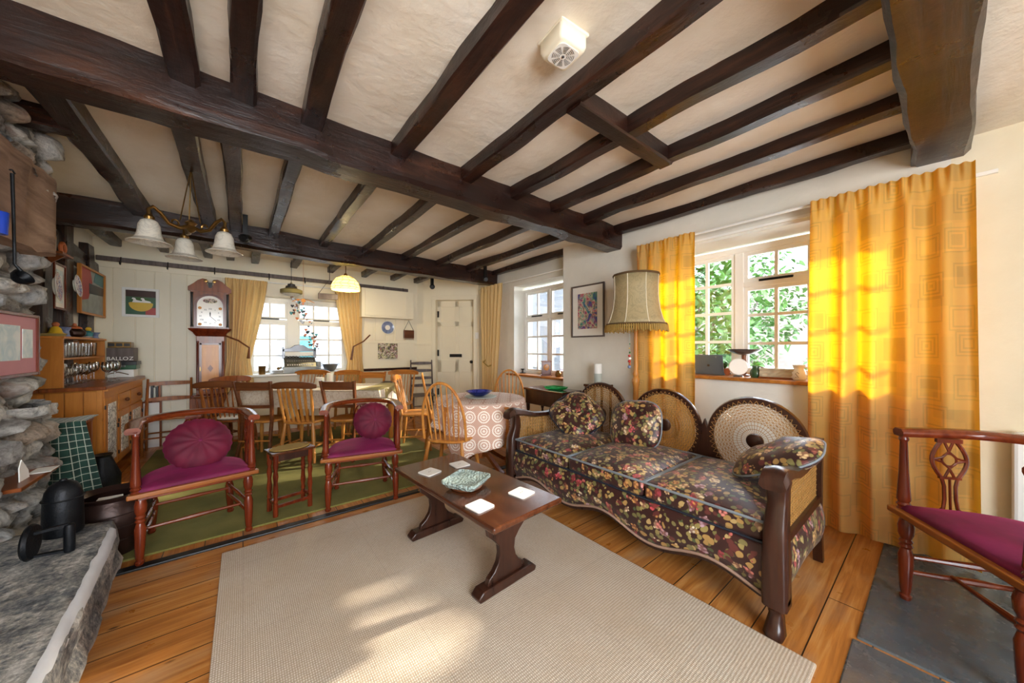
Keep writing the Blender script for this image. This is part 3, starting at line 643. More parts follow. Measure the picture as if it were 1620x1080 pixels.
# ------------------------------------------------------------------ outside
s = MB().box(3.95, 40, -20, 30, -.6, -.5); struct(s.build('ground_outside', M['ground'], smooth=0))
s = MB().box(-20, 20, 6.8, 40, -.6, -.5); struct(s.build('ground_outside', M['ground'], smooth=0))
hb = thing('brick_house', 'red brick house seen through the window nearest the sofa', 'building', (15, 4.0, -.5))
MB().box(0, 4, -2.2, 6, 0, 4.2).build('wall', M['brick'], hb, smooth=0)
MB().prism([(-.3, -2.5, 4.2), (2, -2.5, 5.6), (4.3, -2.5, 4.2)], (0, 8.8, 0)).build('roof', M['slate'], hb, smooth=0)
def leaf_cloud(name, loc, rad, n, size, m, label, cat, trunk=True, seed=1):
    rnd = random.Random(seed); t = thing(name, label, cat, loc); s = MB()
    for i in range(n):
        while True:
            p = Vector((rnd.uniform(-1, 1), rnd.uniform(-1, 1), rnd.uniform(-1, 1)))
            if .35 < p.length < 1: break
        p = Vector((p.x * rad[0], p.y * rad[1], p.z * rad[2] + rad[2])); d = Vector((rnd.uniform(-1, 1), rnd.uniform(-1, 1), rnd.uniform(-1, .3))).normalized()
        sd = d.cross(Vector((rnd.uniform(-1, 1), rnd.uniform(-1, 1), 1))).normalized() * size * .22; l = size * rnd.uniform(.7, 1.3); nn = sd.cross(d) * .3
        q = [p, p + d * l * .3 + sd + nn, p + d * l * .7 + sd * .8 + nn, p + d * l, p + d * l * .7 - sd * .8 + nn, p + d * l * .3 - sd + nn]
        v = [s.b.verts.new(x) for x in q]; s.b.faces.new(v)
    s.build('foliage', m, t, smooth=0)
    if trunk:
        s = MB()
        for k in range(4): s.tube([(0, 0, -.3), (rad[0] * .2 * math.cos(k * 1.7), rad[1] * .2 * math.sin(k * 1.7), rad[2] * .8), (rad[0] * .5 * math.cos(k * 1.7), rad[1] * .5 * math.sin(k * 1.7), rad[2] * 1.5)], [.03, .02, .008], 6)
        s.build('stem', M['grey_wood'], t)
    return t
leaf_cloud('garden_shrub', (4.85, 2.15, -.2), (.62, .75, 1.45), 1500, .17, M['leaf'], 'bright green large-leaved shrub pressed close outside the sofa window', 'shrub', seed=2)
leaf_cloud('garden_shrub', (8.8, 2.9, -.4), (.9, .8, 1.1), 1400, .11, M['leaf2'], 'pale leafy shrub in the garden before the brick house', 'shrub', seed=3)
leaf_cloud('garden_tree', (11.0, 3.6, .8), (1.6, 1.7, 1.7), 2200, .2, M['leaf2'], 'pale green tree standing in front of the brick house', 'tree', seed=4)
leaf_cloud('garden_shrub', (10.2, 1.2, -.4), (1.0, .8, 1.0), 1400, .12, M['leaf'], 'green shrub behind the parked white car', 'shrub', seed=5)
car = thing('car', 'white car parked outside the window nearest the sofa', 'car', (6.4, 1.9, -.5), R_(80))
prof = [(-2.1, .35), (-2.1, .75), (-1.9, .92), (-1.1, 1.0), (-.6, 1.38), (.2, 1.46), (1.0, 1.38), (1.6, 1.02), (2.05, .9), (2.12, .6), (2.1, .35)]
MB().prism([(x, -.8, z) for x, z in prof], (0, 1.6, 0)).build('body', M['white_gloss'], car, smooth=30, bevel=.06)
for y in (-.815, .805): MB().prism([(-1.0, y, 1.0), (-.55, y, 1.30), (.2, y, 1.37), (.9, y, 1.30), (1.35, y, 1.02)], (0, .01, 0)).build('car_window', M['black'], car, smooth=0)
for x in (-1.3, 1.3):
    for y in (-.82, .62): MB().lathe([(.0, 0), (.3, 0), (.32, .03), (.32, .17), (.3, .2), (0, .2)], 20, (x, y, .32), (0, 1, 0)).build('wheel', M['black'], car)
hs = thing('white_house', 'pale rendered house across the street seen through the back window', 'building', (-1.5, 13, -.5))
MB().box(0, 7, 0, 4, 0, 5).build('wall', M['glow_white'], hs, smooth=0)
for x in (.9, 2.6, 4.3, 5.6):
    f = MB().box(x, x + .8, -.04, 0, 1.0, 2.2).build('window_frame', M['grey_paint'], hs, smooth=0); MB().box(x + .06, x + .74, -.06, -.04, 1.06, 2.14).build('pane', M['teal'], f, smooth=0)
hs = thing('white_house', 'pale rendered house seen through the alcove window', 'building', (9, 8.5, -.5))
MB().box(0, 4, -2.3, 6, 0, 4.2).build('wall', M['glow_white'], hs, smooth=0)
for y in (-.8, 1.0, 3): f = MB().box(-.04, 0, y, y + .8, 1.0, 2.1).build('window_frame', M['grey_paint'], hs, smooth=0)
# ------------------------------------------------------------------ floor coverings
o = MB().box(-.82, 1.86, 2.96, 5.9, .0, .012).build('green_carpet', M['carpet'], smooth=0); tag(o, 'moss green fitted carpet under the dining table', 'carpet')
o = MB().box(-.10, 1.76, .30, 2.69, .0, .014).build('woven_rug', M['rug'], smooth=0, bevel=.005); tag(o, 'large greyish beige woven rug under the coffee table', 'rug')
# ------------------------------------------------------------------ curtains
def curtain(name, p0, p1, z0, z1, folds, amp, m, label, shape=None, group=None, seed=0, n=150, nv=46):
    p0, p1 = Vector(p0), Vector(p1); d = p1 - p0; Wd = d.length; d.normalize(); nn = Vector((d.y, -d.x, 0))
    def fn(u, v):
        z = z1 + (z0 - z1) * v; c, w, fl = shape(v) if shape else (.5, 1.0, 1.0)
        s = c + (u - .5) * w; k = u + .02 * noise.noise(Vector((u * 3, v * 2, seed)))
        head = min(1, v * 14)
        a_ = amp * fl * (math.sin(2 * PI * folds * k + .6 * noise.noise(Vector((u * 4, v * 1.2, seed + 3)))) * (.6 + .4 * noise.noise(Vector((u * 5, v, seed + 8)))) * (.35 + .65 * head) + (1 - head) * .3 * math.sin(2 * PI * folds * 3 * u)) + .25 * amp * noise.noise(Vector((u * 6, v * 5, seed)))
        p = p0 + d * (s * Wd) + nn * a_
        return (p.x, p.y, z + (.012 * math.sin(2 * PI * folds * u) if v > .99 else 0))
    o = cloth(fn, n, nv, name, m, None, Wd * 1.6, z1 - z0); return tag(o, label, 'curtain', group)
curtain('curtain', (3.14, .57, 0), (3.14, -.12, 0), .03, 2.28, 5, .055, M['curtain'], 'wide gold patterned curtain glowing orange in front of the window, reaching the floor', shape=lambda v: (.5, 1 + .06 * v, 1 + .4 * v), seed=1)
curtain('curtain', (3.16, 1.93, 0), (3.16, 1.36, 0), .2, 2.29, 4, .045, M['curtain'], 'gold curtain hanging behind the floor lamp', seed=2, n=110)
def tied(c0, w0, c1, w1, vt, below=.9):
    def f(v):
        if v < vt: t = v / vt; t = t ** 1.3; return (c0 + (c1 - c0) * t, w0 + (w1 - w0) * t, 1)
        t = (v - vt) / (1 - vt); return (c1, w1 * (1 + below * t * .5), 1)
    return f
curtain('curtain', (-.20, 6.13, 0), (.38, 6.13, 0), .62, 2.22, 6, .045, M['curtain_pale'], 'pale gold curtain tied back beside the longcase clock', shape=tied(.42, .82, .26, .46, .72), seed=3)
curtain('curtain', (1.12, 6.13, 0), (1.58, 6.13, 0), .62, 2.22, 6, .042, M['curtain_pale'], 'pale gold curtain tied back behind the leaded glass lamp', shape=tied(.56, .9, .78, .52, .75), seed=4)
curtain('curtain', (3.36, 5.14, 0), (3.36, 4.50, 0), .3, 2.33, 6, .035, M['curtain_pale'], 'pale gold curtain gathered beside the panelled door', shape=tied(.5, 1.0, .42, .62, .8, .6), seed=5)
for pts, lb in (([(-.22, 6.08, 1.43), (-.05, 6.05, 1.35), (.07, 6.06, 1.25), (.06, 6.07, 1.1)], 'brown cord tieback on the curtain beside the clock'),
                ([(1.72, 6.12, 1.47), (1.6, 6.06, 1.36), (1.44, 6.07, 1.27), (1.41, 6.08, 1.05)], 'brown cord tieback on the curtain by the cream cupboard'),
                ([(3.46, 4.98, 1.12), (3.31, 4.99, 1.0), (3.31, 4.84, .93), (3.42, 4.76, .98)], 'gold tieback round the curtain near the door')):
    o = MB().tube(pts, [.012, .011, .011, .02], 8).build('curtain_tieback', M['brown_rail'] if 'gold' not in lb[:4] else M['fringe']); tag(o, lb, 'tieback')
# ------------------------------------------------------------------ sofa
sf = thing('sofa', 'three-seater cane-backed sofa with dark carved frame and brown floral upholstery', 'sofa', (2.20, 1.37, 0), 0)
# local: x depth (front -), y along; front X=1.80 -> -.36 ; back X=2.62 -> .46 ; y -.97 .. .97
SL = .98
def cush(x0, x1, y0, y1, z0, z1, puff=.05, nn=10):
    s = MB(); rows = []
    prof = [(0, -.5), (.5, -.5)]
    def P(u, v, top):
        e = (1 - abs(2 * u - 1) ** 4) * (1 - abs(2 * v - 1) ** 4); h = (z1 - z0) / 2
        x = x0 + (x1 - x0) * u; y = y0 + (y1 - y0) * v
        return Vector((x, y, (z0 + z1) / 2 + (h * .75 + puff * e) * (1 if top else -.9)))
    g1 = [[s.b.verts.new(P(i / nn, j / nn, True) + Vector((0, 0, .006 * noise.noise(Vector((i * .7, j * .7, y0)))))) for j in range(nn + 1)] for i in range(nn + 1)]
    g0 = [[s.b.verts.new(P(i / nn, j / nn, False)) for j in range(nn + 1)] for i in range(nn + 1)]
    for i in range(nn):
        for j in range(nn):
            s.b.faces.new((g1[i][j], g1[i + 1][j], g1[i + 1][j + 1], g1[i][j + 1])); s.b.faces.new((g0[i][j], g0[i][j + 1], g0[i + 1][j + 1], g0[i + 1][j]))
    for i in range(nn):
        s.b.faces.new((g1[i][0], g0[i][0], g0[i + 1][0], g1[i + 1][0])); s.b.faces.new((g1[i][nn], g1[i + 1][nn], g0[i + 1][nn], g0[i][nn]))
        s.b.faces.new((g1[0][i], g1[0][i + 1], g0[0][i + 1], g0[0][i])); s.b.faces.new((g1[nn][i], g0[nn][i], g0[nn][i + 1], g1[nn][i + 1]))
    bd = [P(0, t / 8, True) for t in range(9)] + [P(t / 8, 1, True) for t in range(1, 9)] + [P(1, 1 - t / 8, True) for t in range(1, 9)] + [P(1 - t / 8, 0, True) for t in range(1, 8)]
    bd0 = [p - Vector((0, 0, (z1 - z0) * .71)) for p in bd]
    return s, bd, bd0
ys = [(-.88, -.30), (-.29, .29), (.30, .88)]
for k, (y0, y1) in enumerate(ys):
    s, bd, bd0 = cush(-.375, .40, y0, y1, .355, .485)
    c = s.build('seat_cushion', M['floral'], sf, smooth=60, bevel=.02)
    MB().tube(bd, .007, 6, closed=True).build('piping', M['piping'], c)
    MB().tube(bd0, .006, 6, closed=True).build('piping', M['piping_dk'], c)
# upholstered apron with a scalloped lower edge
def wave(y): return .165 - .035 * math.cos(2 * PI * (y + SL) / (2 * SL) * 3) * (1 if abs(y) < .9 else .5)
def apron(u, v):
    y = -.90 + 1.80 * u; zb = wave(y); z = .375 + (zb - .375) * v; return (-.365 - .03 * math.sin(PI * min(1, v * 1.1)) , y, z)
cloth(apron, 60, 10, 'apron', M['floral'], sf, 2, .3, solid=.012)
MB().tube([(-.372, -.90 + 1.8 * i / 80, wave(-.90 + 1.8 * i / 80)) for i in range(81)], .008, 6).build('braid_trim', M['gimp'], sf)
MB().box(-.355, .42, -.90, .90, .27, .37).build('seat_base', M['dark'], sf, smooth=0)
MB().prism([(-.352, -.9 + 1.8 * i / 40, wave(-.9 + 1.8 * i / 40) - .035) for i in range(41)] + [(-.352, .9, .3), (-.352, -.9, .3)], (.02, 0, 0)).build('front_rail', M['dark'], sf, smooth=30)
for sgn in (-1, 1):
    y = sgn * .925
    # arm: front post sweeping to scroll, top rail down to the back
    path = [(-.37, y, .13), (-.375, y, .30), (-.37, y, .48), (-.34, y, .57), (-.345, y, .635), (-.37, y, .675), (-.40, y, .685)]
    s = MB(); rings = []
    for i, p in enumerate(path):
        w = [.045, .045, .04, .036, .04, .05, .045][i]; h = [.05, .05, .045, .036, .034, .03, .02][i]
        rings.append([Vector(p) + Vector((a_ * h, b_ * w, 0)) for a_, b_ in ((-1, -.75), (-.75, -1), (.75, -1), (1, -.75), (1, .75), (.75, 1), (-.75, 1), (-1, .75))])
    s.rings(rings).build('arm_post', M['dark'], sf, smooth=50)
    s = MB(); pts = [(-.44, .672, .030, .05), (-.415, .69, .036, .052), (-.37, .70, .036, .05), (-.28, .685, .028, .045), (-.15, .652, .024, .04), (0, .64, .022, .036), (.2, .655, .022, .036), (.42, .70, .024, .036)]
    s.rings([[Vector((x + a_ * .0, y + b_ * w, z + c_ * h)) for a_, b_, c_ in ((0, -1, -.5), (0, -.8, .7), (0, 0, 1), (0, .8, .7), (0, 1, -.5), (0, .6, -1), (0, -.6, -1))] for x, z, h, w in pts]).build('arm_rail', M['dark'], sf, smooth=50)
    MB().box(-.35, .42, y - .02, y + .02, .36, .40).build('side_rail', M['dark'], sf, smooth=0, bevel=.004)
    # upholstered side panel below
    cloth(lambda u, v: (-.34 + .74 * u, y + sgn * (.012 + .02 * math.sin(PI * v)), .365 - .22 * v + .03 * math.sin(PI * u) * v), 14, 8, 'side_panel', M['floral'], sf, .7, .3, solid=.012)
    # cane panel: woven lattice
    s = MB(); x0, x1, z0 = -.31, .41, .40; nx, nz = 24, 8
    for i in range(nx + 1):
        x = x0 + (x1 - x0) * i / nx; zt = .645 - .02 * math.sin((x + .31) * 4)
        s.bar((x, y, z0), (x, y, zt), .0045, .003, (0, 1, 0))
    for j in range(nz + 1): z = z0 + (.64 - z0) * j / nz; s.bar((x0, y, z), (x1, y, z), .0045, .003, (0, 1, 0))
    for i in range(-nz, nx):
        for sg in (1, -1):
            pa = x0 + (x1 - x0) * i / nx; pb = pa + (x1 - x0) * nz / nx
            if sg == -1: pa, pb = pb, pa
            za, zb = z0, .64; lo, hi = x0, x1
            def cut(pa, za, pb, zb):
                if (pa < lo and pb < lo) or (pa > hi and pb > hi): return None
                f = lambda t: (pa + (pb - pa) * t, za + (zb - za) * t); t0, t1 = 0, 1
                for lim, s_ in ((lo, 1), (hi, -1)):
                    for e_ in (0, 1):
                        xx = (pa, pb)[e_]
                        if (xx - lim) * s_ < 0:
                            t = (lim - pa) / (pb - pa)
                            if e_ == 0: t0 = max(t0, t)
                            else: t1 = min(t1, t)
                return (f(t0), f(t1)) if t1 > t0 else None
            r = cut(pa, za, pb, zb)
            if r: s.bar((r[0][0], y + .002, r[0][1]), (r[1][0], y + .002, r[1][1]), .004, .002, (0, 1, 0))
    s.build('cane_panel', M['cane'], sf, smooth=0)
    for x, h in ((-.37, 0), (.42, 0)):
        if x < 0: s = MB().rings([[Vector((x + dx + a_ * r, y + b_ * r * .9, z)) for a_, b_ in ((-1, -.5), (-.5, -1), (.5, -1), (1, -.5), (1, .5), (.5, 1), (-.5, 1), (-1, .5))] for z, r, dx in ((.0, .034, -.03), (.02, .042, -.03), (.05, .036, -.018), (.09, .028, 0), (.12, .036, .002), (.15, .05, 0), (.17, .05, 0))]); s.build('leg', M['dark'], sf, smooth=50)
        else: MB().rings([[Vector((x + dx + a_ * .022, y + b_ * .022, z)) for a_, b_ in ((-1, -1), (1, -1), (1, 1), (-1, 1))] for z, dx in ((0, .04), (.2, 0), (.5, .0), (.72, .03))]).build('leg', M['dark'], sf, smooth=30)
# back: top frame with three round cane wheels
def wheel(yc, zc, r):
    xb = .44
    s = MB(); s.rings([[Vector((xb + a_, yc + (r + b_) * math.sin(t), zc + (r + b_) * math.cos(t))) for a_, b_ in ((-.018, -.012), (-.018, .022), (0, .03), (.018, .022), (.018, -.012), (0, -.018))] for t in [2 * PI * k / 48 for k in range(48)]], closed=True)
    f = s.build('back_frame', M['dark'], sf, smooth=50)
    s = MB(); N = 40; ri = [.045 + (r - .055) * (k / 9) ** .85 for k in range(10)]
    def P(k, a_): return Vector((xb - .008 + .012 * (1 - (ri[k] / r) ** 2), yc + ri[k] * math.sin(a_), zc + ri[k] * math.cos(a_)))
    for k in range(10):
        n = 40
        pts = [P(k, 2 * PI * i / n) for i in range(n)]; s.tube(pts, .0018 if k else .005, 4, closed=True)
    for i in range(N):
        a_ = 2 * PI * i / N
        s.bar(P(0, a_), P(9, a_), .0022, .0022, (1, 0, 0))
        for k in range(3, 9):
            s.bar(P(k, a_), P(k + 1, a_ + 2 * PI / N), .0026, .002, (1, 0, 0)); s.bar(P(k, a_), P(k + 1, a_ - 2 * PI / N), .0026, .002, (1, 0, 0))
    s.build('cane_panel', M['cane'], f, smooth=0)
    MB().lathe([(0, -.022), (.03, -.02), (.045, -.012), (.05, 0), (.05, .01), (0, .012)], 24, (xb, yc, zc), (1, 0, 0)).build('boss', M['dark'], f)
    s = MB(); zz = []
    for i in range(97): a_ = 2 * PI * i / 96; zz.append((xb - .022, yc + (r + (.006 if i % 2 else -.02)) * math.sin(a_), zc + (r + (.006 if i % 2 else -.02)) * math.cos(a_)))
    s.tube(zz, .0025, 4).build('cane_lacing', M['cane'], f)
for yc in (-.61, 0, .61): wheel(yc, .635, .262)
MB().box(.42, .46, -.93, .93, .34, .42).build('back_rail', M['dark'], sf, smooth=0, bevel=.006)
for yc in (-.305, .305): MB().prism([(.425, yc - .13, .40), (.425, yc + .13, .40), (.425, yc + .055, .56), (.425, yc + .02, .68), (.425, yc, .74), (.425, yc - .02, .68), (.425, yc - .055, .56)], (.03, 0, 0)).build('back_splat', M['dark'], sf, smooth=0, bevel=.005)
for sg in (-1, 1): MB().prism([(.425, sg * .92, .40), (.425, sg * .75, .40), (.425, sg * .84, .48), (.425, sg * .9, .58), (.425, sg * .92, .7), (.425, sg * .945, .72)], (.03, 0, 0)).build('back_splat', M['dark'], sf, smooth=0)
def pillow(name, loc, rot, sx, sy, sz, m, label, seed, pip='piping', pinch=0):
    t = thing(name, label, 'cushion', loc); t.rotation_euler = rot; s = MB(); rings = []; n = 40; mrg = 16
    def rr(a_):  # superellipse radius
        c, q = abs(math.cos(a_)), abs(math.sin(a_)); return (c ** 3.2 + q ** 3.2) ** (-1 / 3.2)
    for j in range(mrg + 1):
        ph = -PI / 2 + PI * j / mrg; cz = math.sin(ph); cr = max(math.cos(ph), .002) ** .72
        ring = []
        for k in range(n):
            a_ = 2 * PI * k / n; q = rr(a_) * cr; x, y, z = sx * q * math.cos(a_), sy * q * math.sin(a_), sz * cz * (1 - .25 * cr ** 4)
            z += sz * .3 * noise.noise(Vector((x * 9, y * 9, seed))) * (1 - cr ** 6) + pinch * sz * math.exp(-(x / .05) ** 2)
            ring.append(Vector((x, y, z)))
        rings.append(ring)
    s.rings(rings); s.build('cover', m, t, smooth=80)
    if pip: MB().tube([(sx * rr(a_) * math.cos(a_) * 1.005, sy * rr(a_) * math.sin(a_) * 1.005, 0) for a_ in [2 * PI * k / 60 for k in range(60)]], .0055, 6, closed=True).build('piping', M[pip], t)
    return t
def facing(n, roll=0): q = Vector(n).to_track_quat('Z', 'Y'); return (q.to_matrix() @ Matrix.Rotation(roll, 3, 'Z')).to_euler()
pillow('scatter_cushion', (2.40, 1.48, .65), facing((-.92, -.12, .38), R_(6)), .20, .19, .075, M['floral'], 'brown floral square cushion with grey piping leaning on the middle wheel of the sofa', 2)
pillow('scatter_cushion', (2.34, 2.02, .66), facing((-.55, -.45, .7), R_(40)), .21, .22, .085, M['floral'], 'crumpled dark floral cushion at the sofa end by the side table', 3, 'piping_dk', -.5)
pillow('scatter_cushion', (2.30, .56, .645), facing((-.25, .42, .86), R_(62)), .22, .17, .065, M['floral'], 'floral cushion with grey piping slumped over the sofa arm beside the big gold curtain', 4)
# ------------------------------------------------------------------ coffee table
ct = thing('coffee_table', 'low oak coffee table on two shaped trestle ends', 'table', (1.06, 1.75, 0), R_(4))
MB().box(-.235, .235, -.52, .52, .425, .455).build('tabletop', M['dark_x'], ct, smooth=0, bevel=.008)
half = [(.13, .06), (.12, .09), (.085, .115), (.06, .15), (.05, .19), (.055, .235), (.085, .27), (.12, .30), (.128, .345), (.15, .38), (.165, .425)]
for y in (-.33, .38):
    e = MB().prism([(x, y - .016, z) for x, z in half] + [(-x, y - .016, z) for x, z in half[::-1]], (0, .032, 0)).build('trestle_end', M['dark'], ct, smooth=30, bevel=.004)
    MB().prism([(-.19, y - .035, .014), (.19, y - .035, .014), (.20, y - .035, .035), (.17, y - .035, .062), (-.17, y - .035, .062), (-.20, y - .035, .035)], (0, .07, 0)).build('foot', M['dark'], e, smooth=30, bevel=.006)
def rrect(w, h, r, z, n=5):
    out = []
    for cx, cy, a0 in ((w - r, h - r, 0), (-w + r, h - r, PI / 2), (-w + r, -h + r, PI), (w - r, -h + r, 1.5 * PI)):
        for k in range(n + 1): a_ = a0 + PI / 2 * k / n; out.append((cx + r * math.cos(a_), cy + r * math.sin(a_), z))
    return out
cs = thing('coaster', 'white coaster', 'coaster', (0, 0, .456)); MB().prism(rrect(.055, .055, .012, 0), (0, 0, .006)).build('mat', M['white'], cs, smooth=30)
MB().prism(rrect(.053, .053, .012, -.0005), (0, 0, .001)).build('cork_back', M['brown_rail'], cs, smooth=0)
MB().tube([(-.014, -.006, .0062), (-.004, .004, .0062), (.006, -.002, .0062), (.014, .006, .0062)], .0009, 5, flat=.3).build('drawing', M['grey_wood'], cs)
for i, (px, py, rz, lb) in enumerate(((680, 747, .3, 'white coaster at the far corner of the coffee table by the burgundy armchair'), (727, 735, .0, 'white coaster at the far end of the coffee table on the sofa side'), (825, 780, .2, 'white coaster on the near end of the coffee table next to the sofa'), (759, 801, .15, 'white coaster in front of the glass dish near the table edge'))):
    p = atz(px, py, .456)
    if i == 0: cs.location = (p.x, p.y, .456); cs.rotation_euler.z = rz; tag(cs, lb, None, 'coasters on the coffee table')
    else: dup(cs, (p.x, p.y, .456), rz, lb, 'coasters on the coffee table')
p = atz(738, 765, .47); gd = thing('glass_dish', 'square pale green textured glass dish on the coffee table', 'dish', (p.x, p.y, .456), R_(28))
s = MB(); rg = []
for w, z in ((.07, .012), (.095, .016), (.105, .032), (.115, .04), (.115, .050), (.108, .052), (.10, .046), (.08, .04), (.03, .038)): rg.append([Vector(q) for q in rrect(w, w * .95, w * .3, z)])
s.rings(rg).build('bowl', M['ice'], gd, smooth=40); MB().lathe([(0, 0), (.085, 0), (.09, .006), (.085, .012), (0, .012)], 30).build('turned_base', M['brown_rail'], gd)
# ------------------------------------------------------------------ low-backed armchairs with U-shaped rail
LEGP = [(0, .017), (.02, .021), (.05, .021), (.07, .015), (.12, .019), (.30, .023), (.55, .026), (.64, .018), (.67, .024), (.70, .018), (.73, .024), (.76, .018), (.82, .026), (.92, .028), (1, .022)]
def tub_chair(label, loc, rz, sc=1.0, group=None, cushion=None):
    t = thing('tub_armchair', label, 'armchair', loc, rz, group); t.scale = (sc,) * 3
    w, yf, yb = .265, -.25, .24
    def U(k, rx=w, inset=0.0):   # 0..1 along the U from front-left round the back to front-right
        a_ = PI * (1 - k); st = .22
        if k < st: return Vector((-rx, yf + .03 + (k / st) * .20, 0))
        if k > 1 - st: return Vector((rx, yf + .03 + ((1 - k) / st) * .20, 0))
        a_ = PI - PI * (k - st) / (1 - 2 * st); return Vector((rx * math.cos(a_), yf + .23 + (yb - yf - .21) * math.sin(a_), 0))
    # seat
    outl = [U(i / 40, w - .012) for i in range(41)]; outl[0].y = yf + .03; outl[-1].y = yf + .03
    s = MB(); rg = []
    for ins, z in ((.0, .405), (-.004, .42), (.01, .436), (.06, .448), (.13, .455)): rg.append([Vector((p.x * (1 - ins / w), (p.y + .01) * (1 - ins / .27) - .01, z)) for p in outl])
    s.rings(rg).build('seat_pad', M['velvet'], t, smooth=60)
    MB().prism([(p.x * 1.02, p.y, .365) for p in outl], (0, 0, .042)).build('seat_frame', M['mahog_x'], t, smooth=30, bevel=.004)
    MB().box(-w - .035, w + .035, yf, yf + .045, .385, .412).build('front_rail', M['seat_edge'], t, smooth=0, bevel=.006)
    MB().tube([(x, yf + .05, .417) for x in [(-w + .02) + (2 * w - .04) * i / 20 for i in range(21)]], .005, 6).build('braid_trim', M['velvet_c'], t)
    # rail
    s = MB(); rg = []; N = 44
    for i in range(N + 1):
        k = i / N; p = U(k, w + .012); q = U(min(1, k + .01), w + .012) - U(max(0, k - .01), w + .012); q.normalize(); o_ = Vector((q.y, -q.x, 0)) * -1
        rise = .012 * math.sin(PI * k); zz = .765 + rise; hh = .018; ww = .032 + .008 * math.sin(PI * k)
        rg.append([p + o_ * (a_ * ww) + Vector((0, 0, zz + b_ * hh)) for a_, b_ in ((-1, -.4), (-.8, -1), (.8, -1), (1, -.4), (1, .3), (.6, 1), (-.6, 1), (-1, .3))])
    s.rings(rg).build('arm_rail', M['mahog_x'], t, smooth=50)
    # posts
    POST = [(0, .022), (.03, .026), (.06, .019), (.09, .026), (.12, .019), (.15, .024), (.2, .023), (.5, .017), (.9, .013), (.93, .018), (.97, .014), (1, .016)]
    for k in (0.015, .985):
        p = U(k); pb = p * .96 if .1 < k < .9 else p
        MB().turned((pb.x, pb.y, .40), (p.x, p.y, .76), POST, 12).build('arm_post', M['mahog'], t)
    # pierced splats
    for k in (.185, .815, .5):
        p = U(k); q = (U(k + .02) - U(k - .02)).normalized(); H = .35; z0 = .405
        def V(a_, z): a_ *= 1.22; return p * (.97 + .03 * (z / H)) + q * a_ + Vector((0, 0, z0 + z))
        s = MB()
        for sg in (-1, 0, 1):
            pts = [(sg * .045, 0), (sg * .020, .03), (sg * .016, .07), (sg * .016, .13), (sg * .022, .165)]
            s.tube([V(a_, z) for a_, z in pts], .0065 if sg else .005, 6)
        for sg in (-1, 1): s.tube([V(sg * (.022 + .026 * math.sin(PI * i / 12)), .165 + .165 * i / 12) for i in range(13)], .0075, 6)
        c = .248
        for sg in (-1, 1):
            s.tube([V(sg * .046, c), V(sg * .020, c + .010), V(0, c + .038), V(sg * .012, .33)], .005, 6); s.tube([V(sg * .046, c), V(sg * .020, c - .010), V(0, c - .038), V(sg * .014, .168)], .005, 6)
        s.tube([V(.02 * math.cos(2 * PI * i / 16), c + .028 * math.sin(2 * PI * i / 16)) for i in range(16)], .0045, 6, closed=True)
        s.bar(V(-.03, .168), V(.03, .168), .014, .01); s.bar(V(-.035, .335), V(.035, .335), .016, .018)
        s.bar(V(-.045, .006), V(.045, .006), .02, .014)
        s.build('pierced_splat', M['mahog'], t, smooth=50)
    ft = [(-.245, -.21), (.245, -.21), (-.19, .20), (.19, .20)]
    for i, (x, y) in enumerate(ft):
        f = (x * (1.02 if i < 2 else 1.08), y * (1.0 if i < 2 else 1.15), 0); MB().turned(f, (x, y, .37), LEGP, 12).build('leg', M['mahog'], t)
    def st(a_, b_, z0, z1, nm='stretcher'):
        MB().turned((a_[0], a_[1], z0), (b_[0], b_[1], z1), [(0, .009), (.3, .011), (.5, .015), (.7, .011), (1, .009)], 8).build(nm, M['mahog_x'], t)
    for sg, i, j in ((0, 0, 2), (0, 1, 3)): st(ft[i], ft[j], .13, .15); st(ft[i], ft[j], .20, .22)
    a_ = [(ft[0][0] * .65 + ft[2][0] * .35), (ft[0][1] * .65 + ft[2][1] * .35)]; st(a_, (-a_[0], a_[1]), .145, .145); st(ft[2], ft[3], .19, .19)
    return t
A1 = (-.245, 3.085, .012); A2 = (.79, 3.03, .012); h3 = Vector((.55, -.83, 0)); A3 = Vector((2.335, -.02, .008)) + h3 * .25
tub_chair('mahogany tub armchair with burgundy velvet seat between the stone hearth and the small stool', A1, R_(8))
tub_chair('mahogany tub armchair with burgundy velvet seat between the stool and the coffee table', A2, R_(-13), .98)
tub_chair('mahogany tub armchair with burgundy velvet seat standing on the slate slabs', (A3.x, A3.y, .008), R_(213.5), 1.07)
def round_cushion(loc, rot, r, th, label):
    t = thing('round_cushion', label, 'cushion', loc); t.rotation_euler = rot; s = MB(); rg = []
    for j in range(17):
        ph = -PI / 2 + PI * j / 16; cz, cr = math.sin(ph), max(.004, math.cos(ph)) ** .55
        rg.append([Vector((r * cr * math.cos(a_) * (1 + .018 * math.sin(24 * a_) * cr ** 8), r * cr * math.sin(a_) * (1 + .018 * math.sin(24 * a_) * cr ** 8), th * (cz * (.75 + .25 * (1 - cr ** 5)) - .12 * math.copysign(1, cz) * math.exp(-(cr / .12) ** 2) * abs(cz)) + .006 * math.sin(12 * a_) * cr * (1 - cr ** 8) * (1 if cz > 0 else -1))) for a_ in [2 * PI * k / 96 for k in range(96)]])
    s.rings(rg).build('cover', M['velvet_c'], t, smooth=80)
    for z in (-1, 1): MB().sphere((0, 0, z * th * .84), .014, 1, 1, .5, 8).build('button', M['velvet'], t)
    return t
def loc_in(A, rz, x, y, z): return Vector((A[0] + x * math.cos(rz) - y * math.sin(rz), A[1] + x * math.sin(rz) + y * math.cos(rz), z + A[2]))
l1 = loc_in(A1, R_(8), .02, .06, .585); round_cushion(l1, facing((.15, -.86, .5)), .175, .075, 'round burgundy velvet cushion in the armchair beside the hearth')
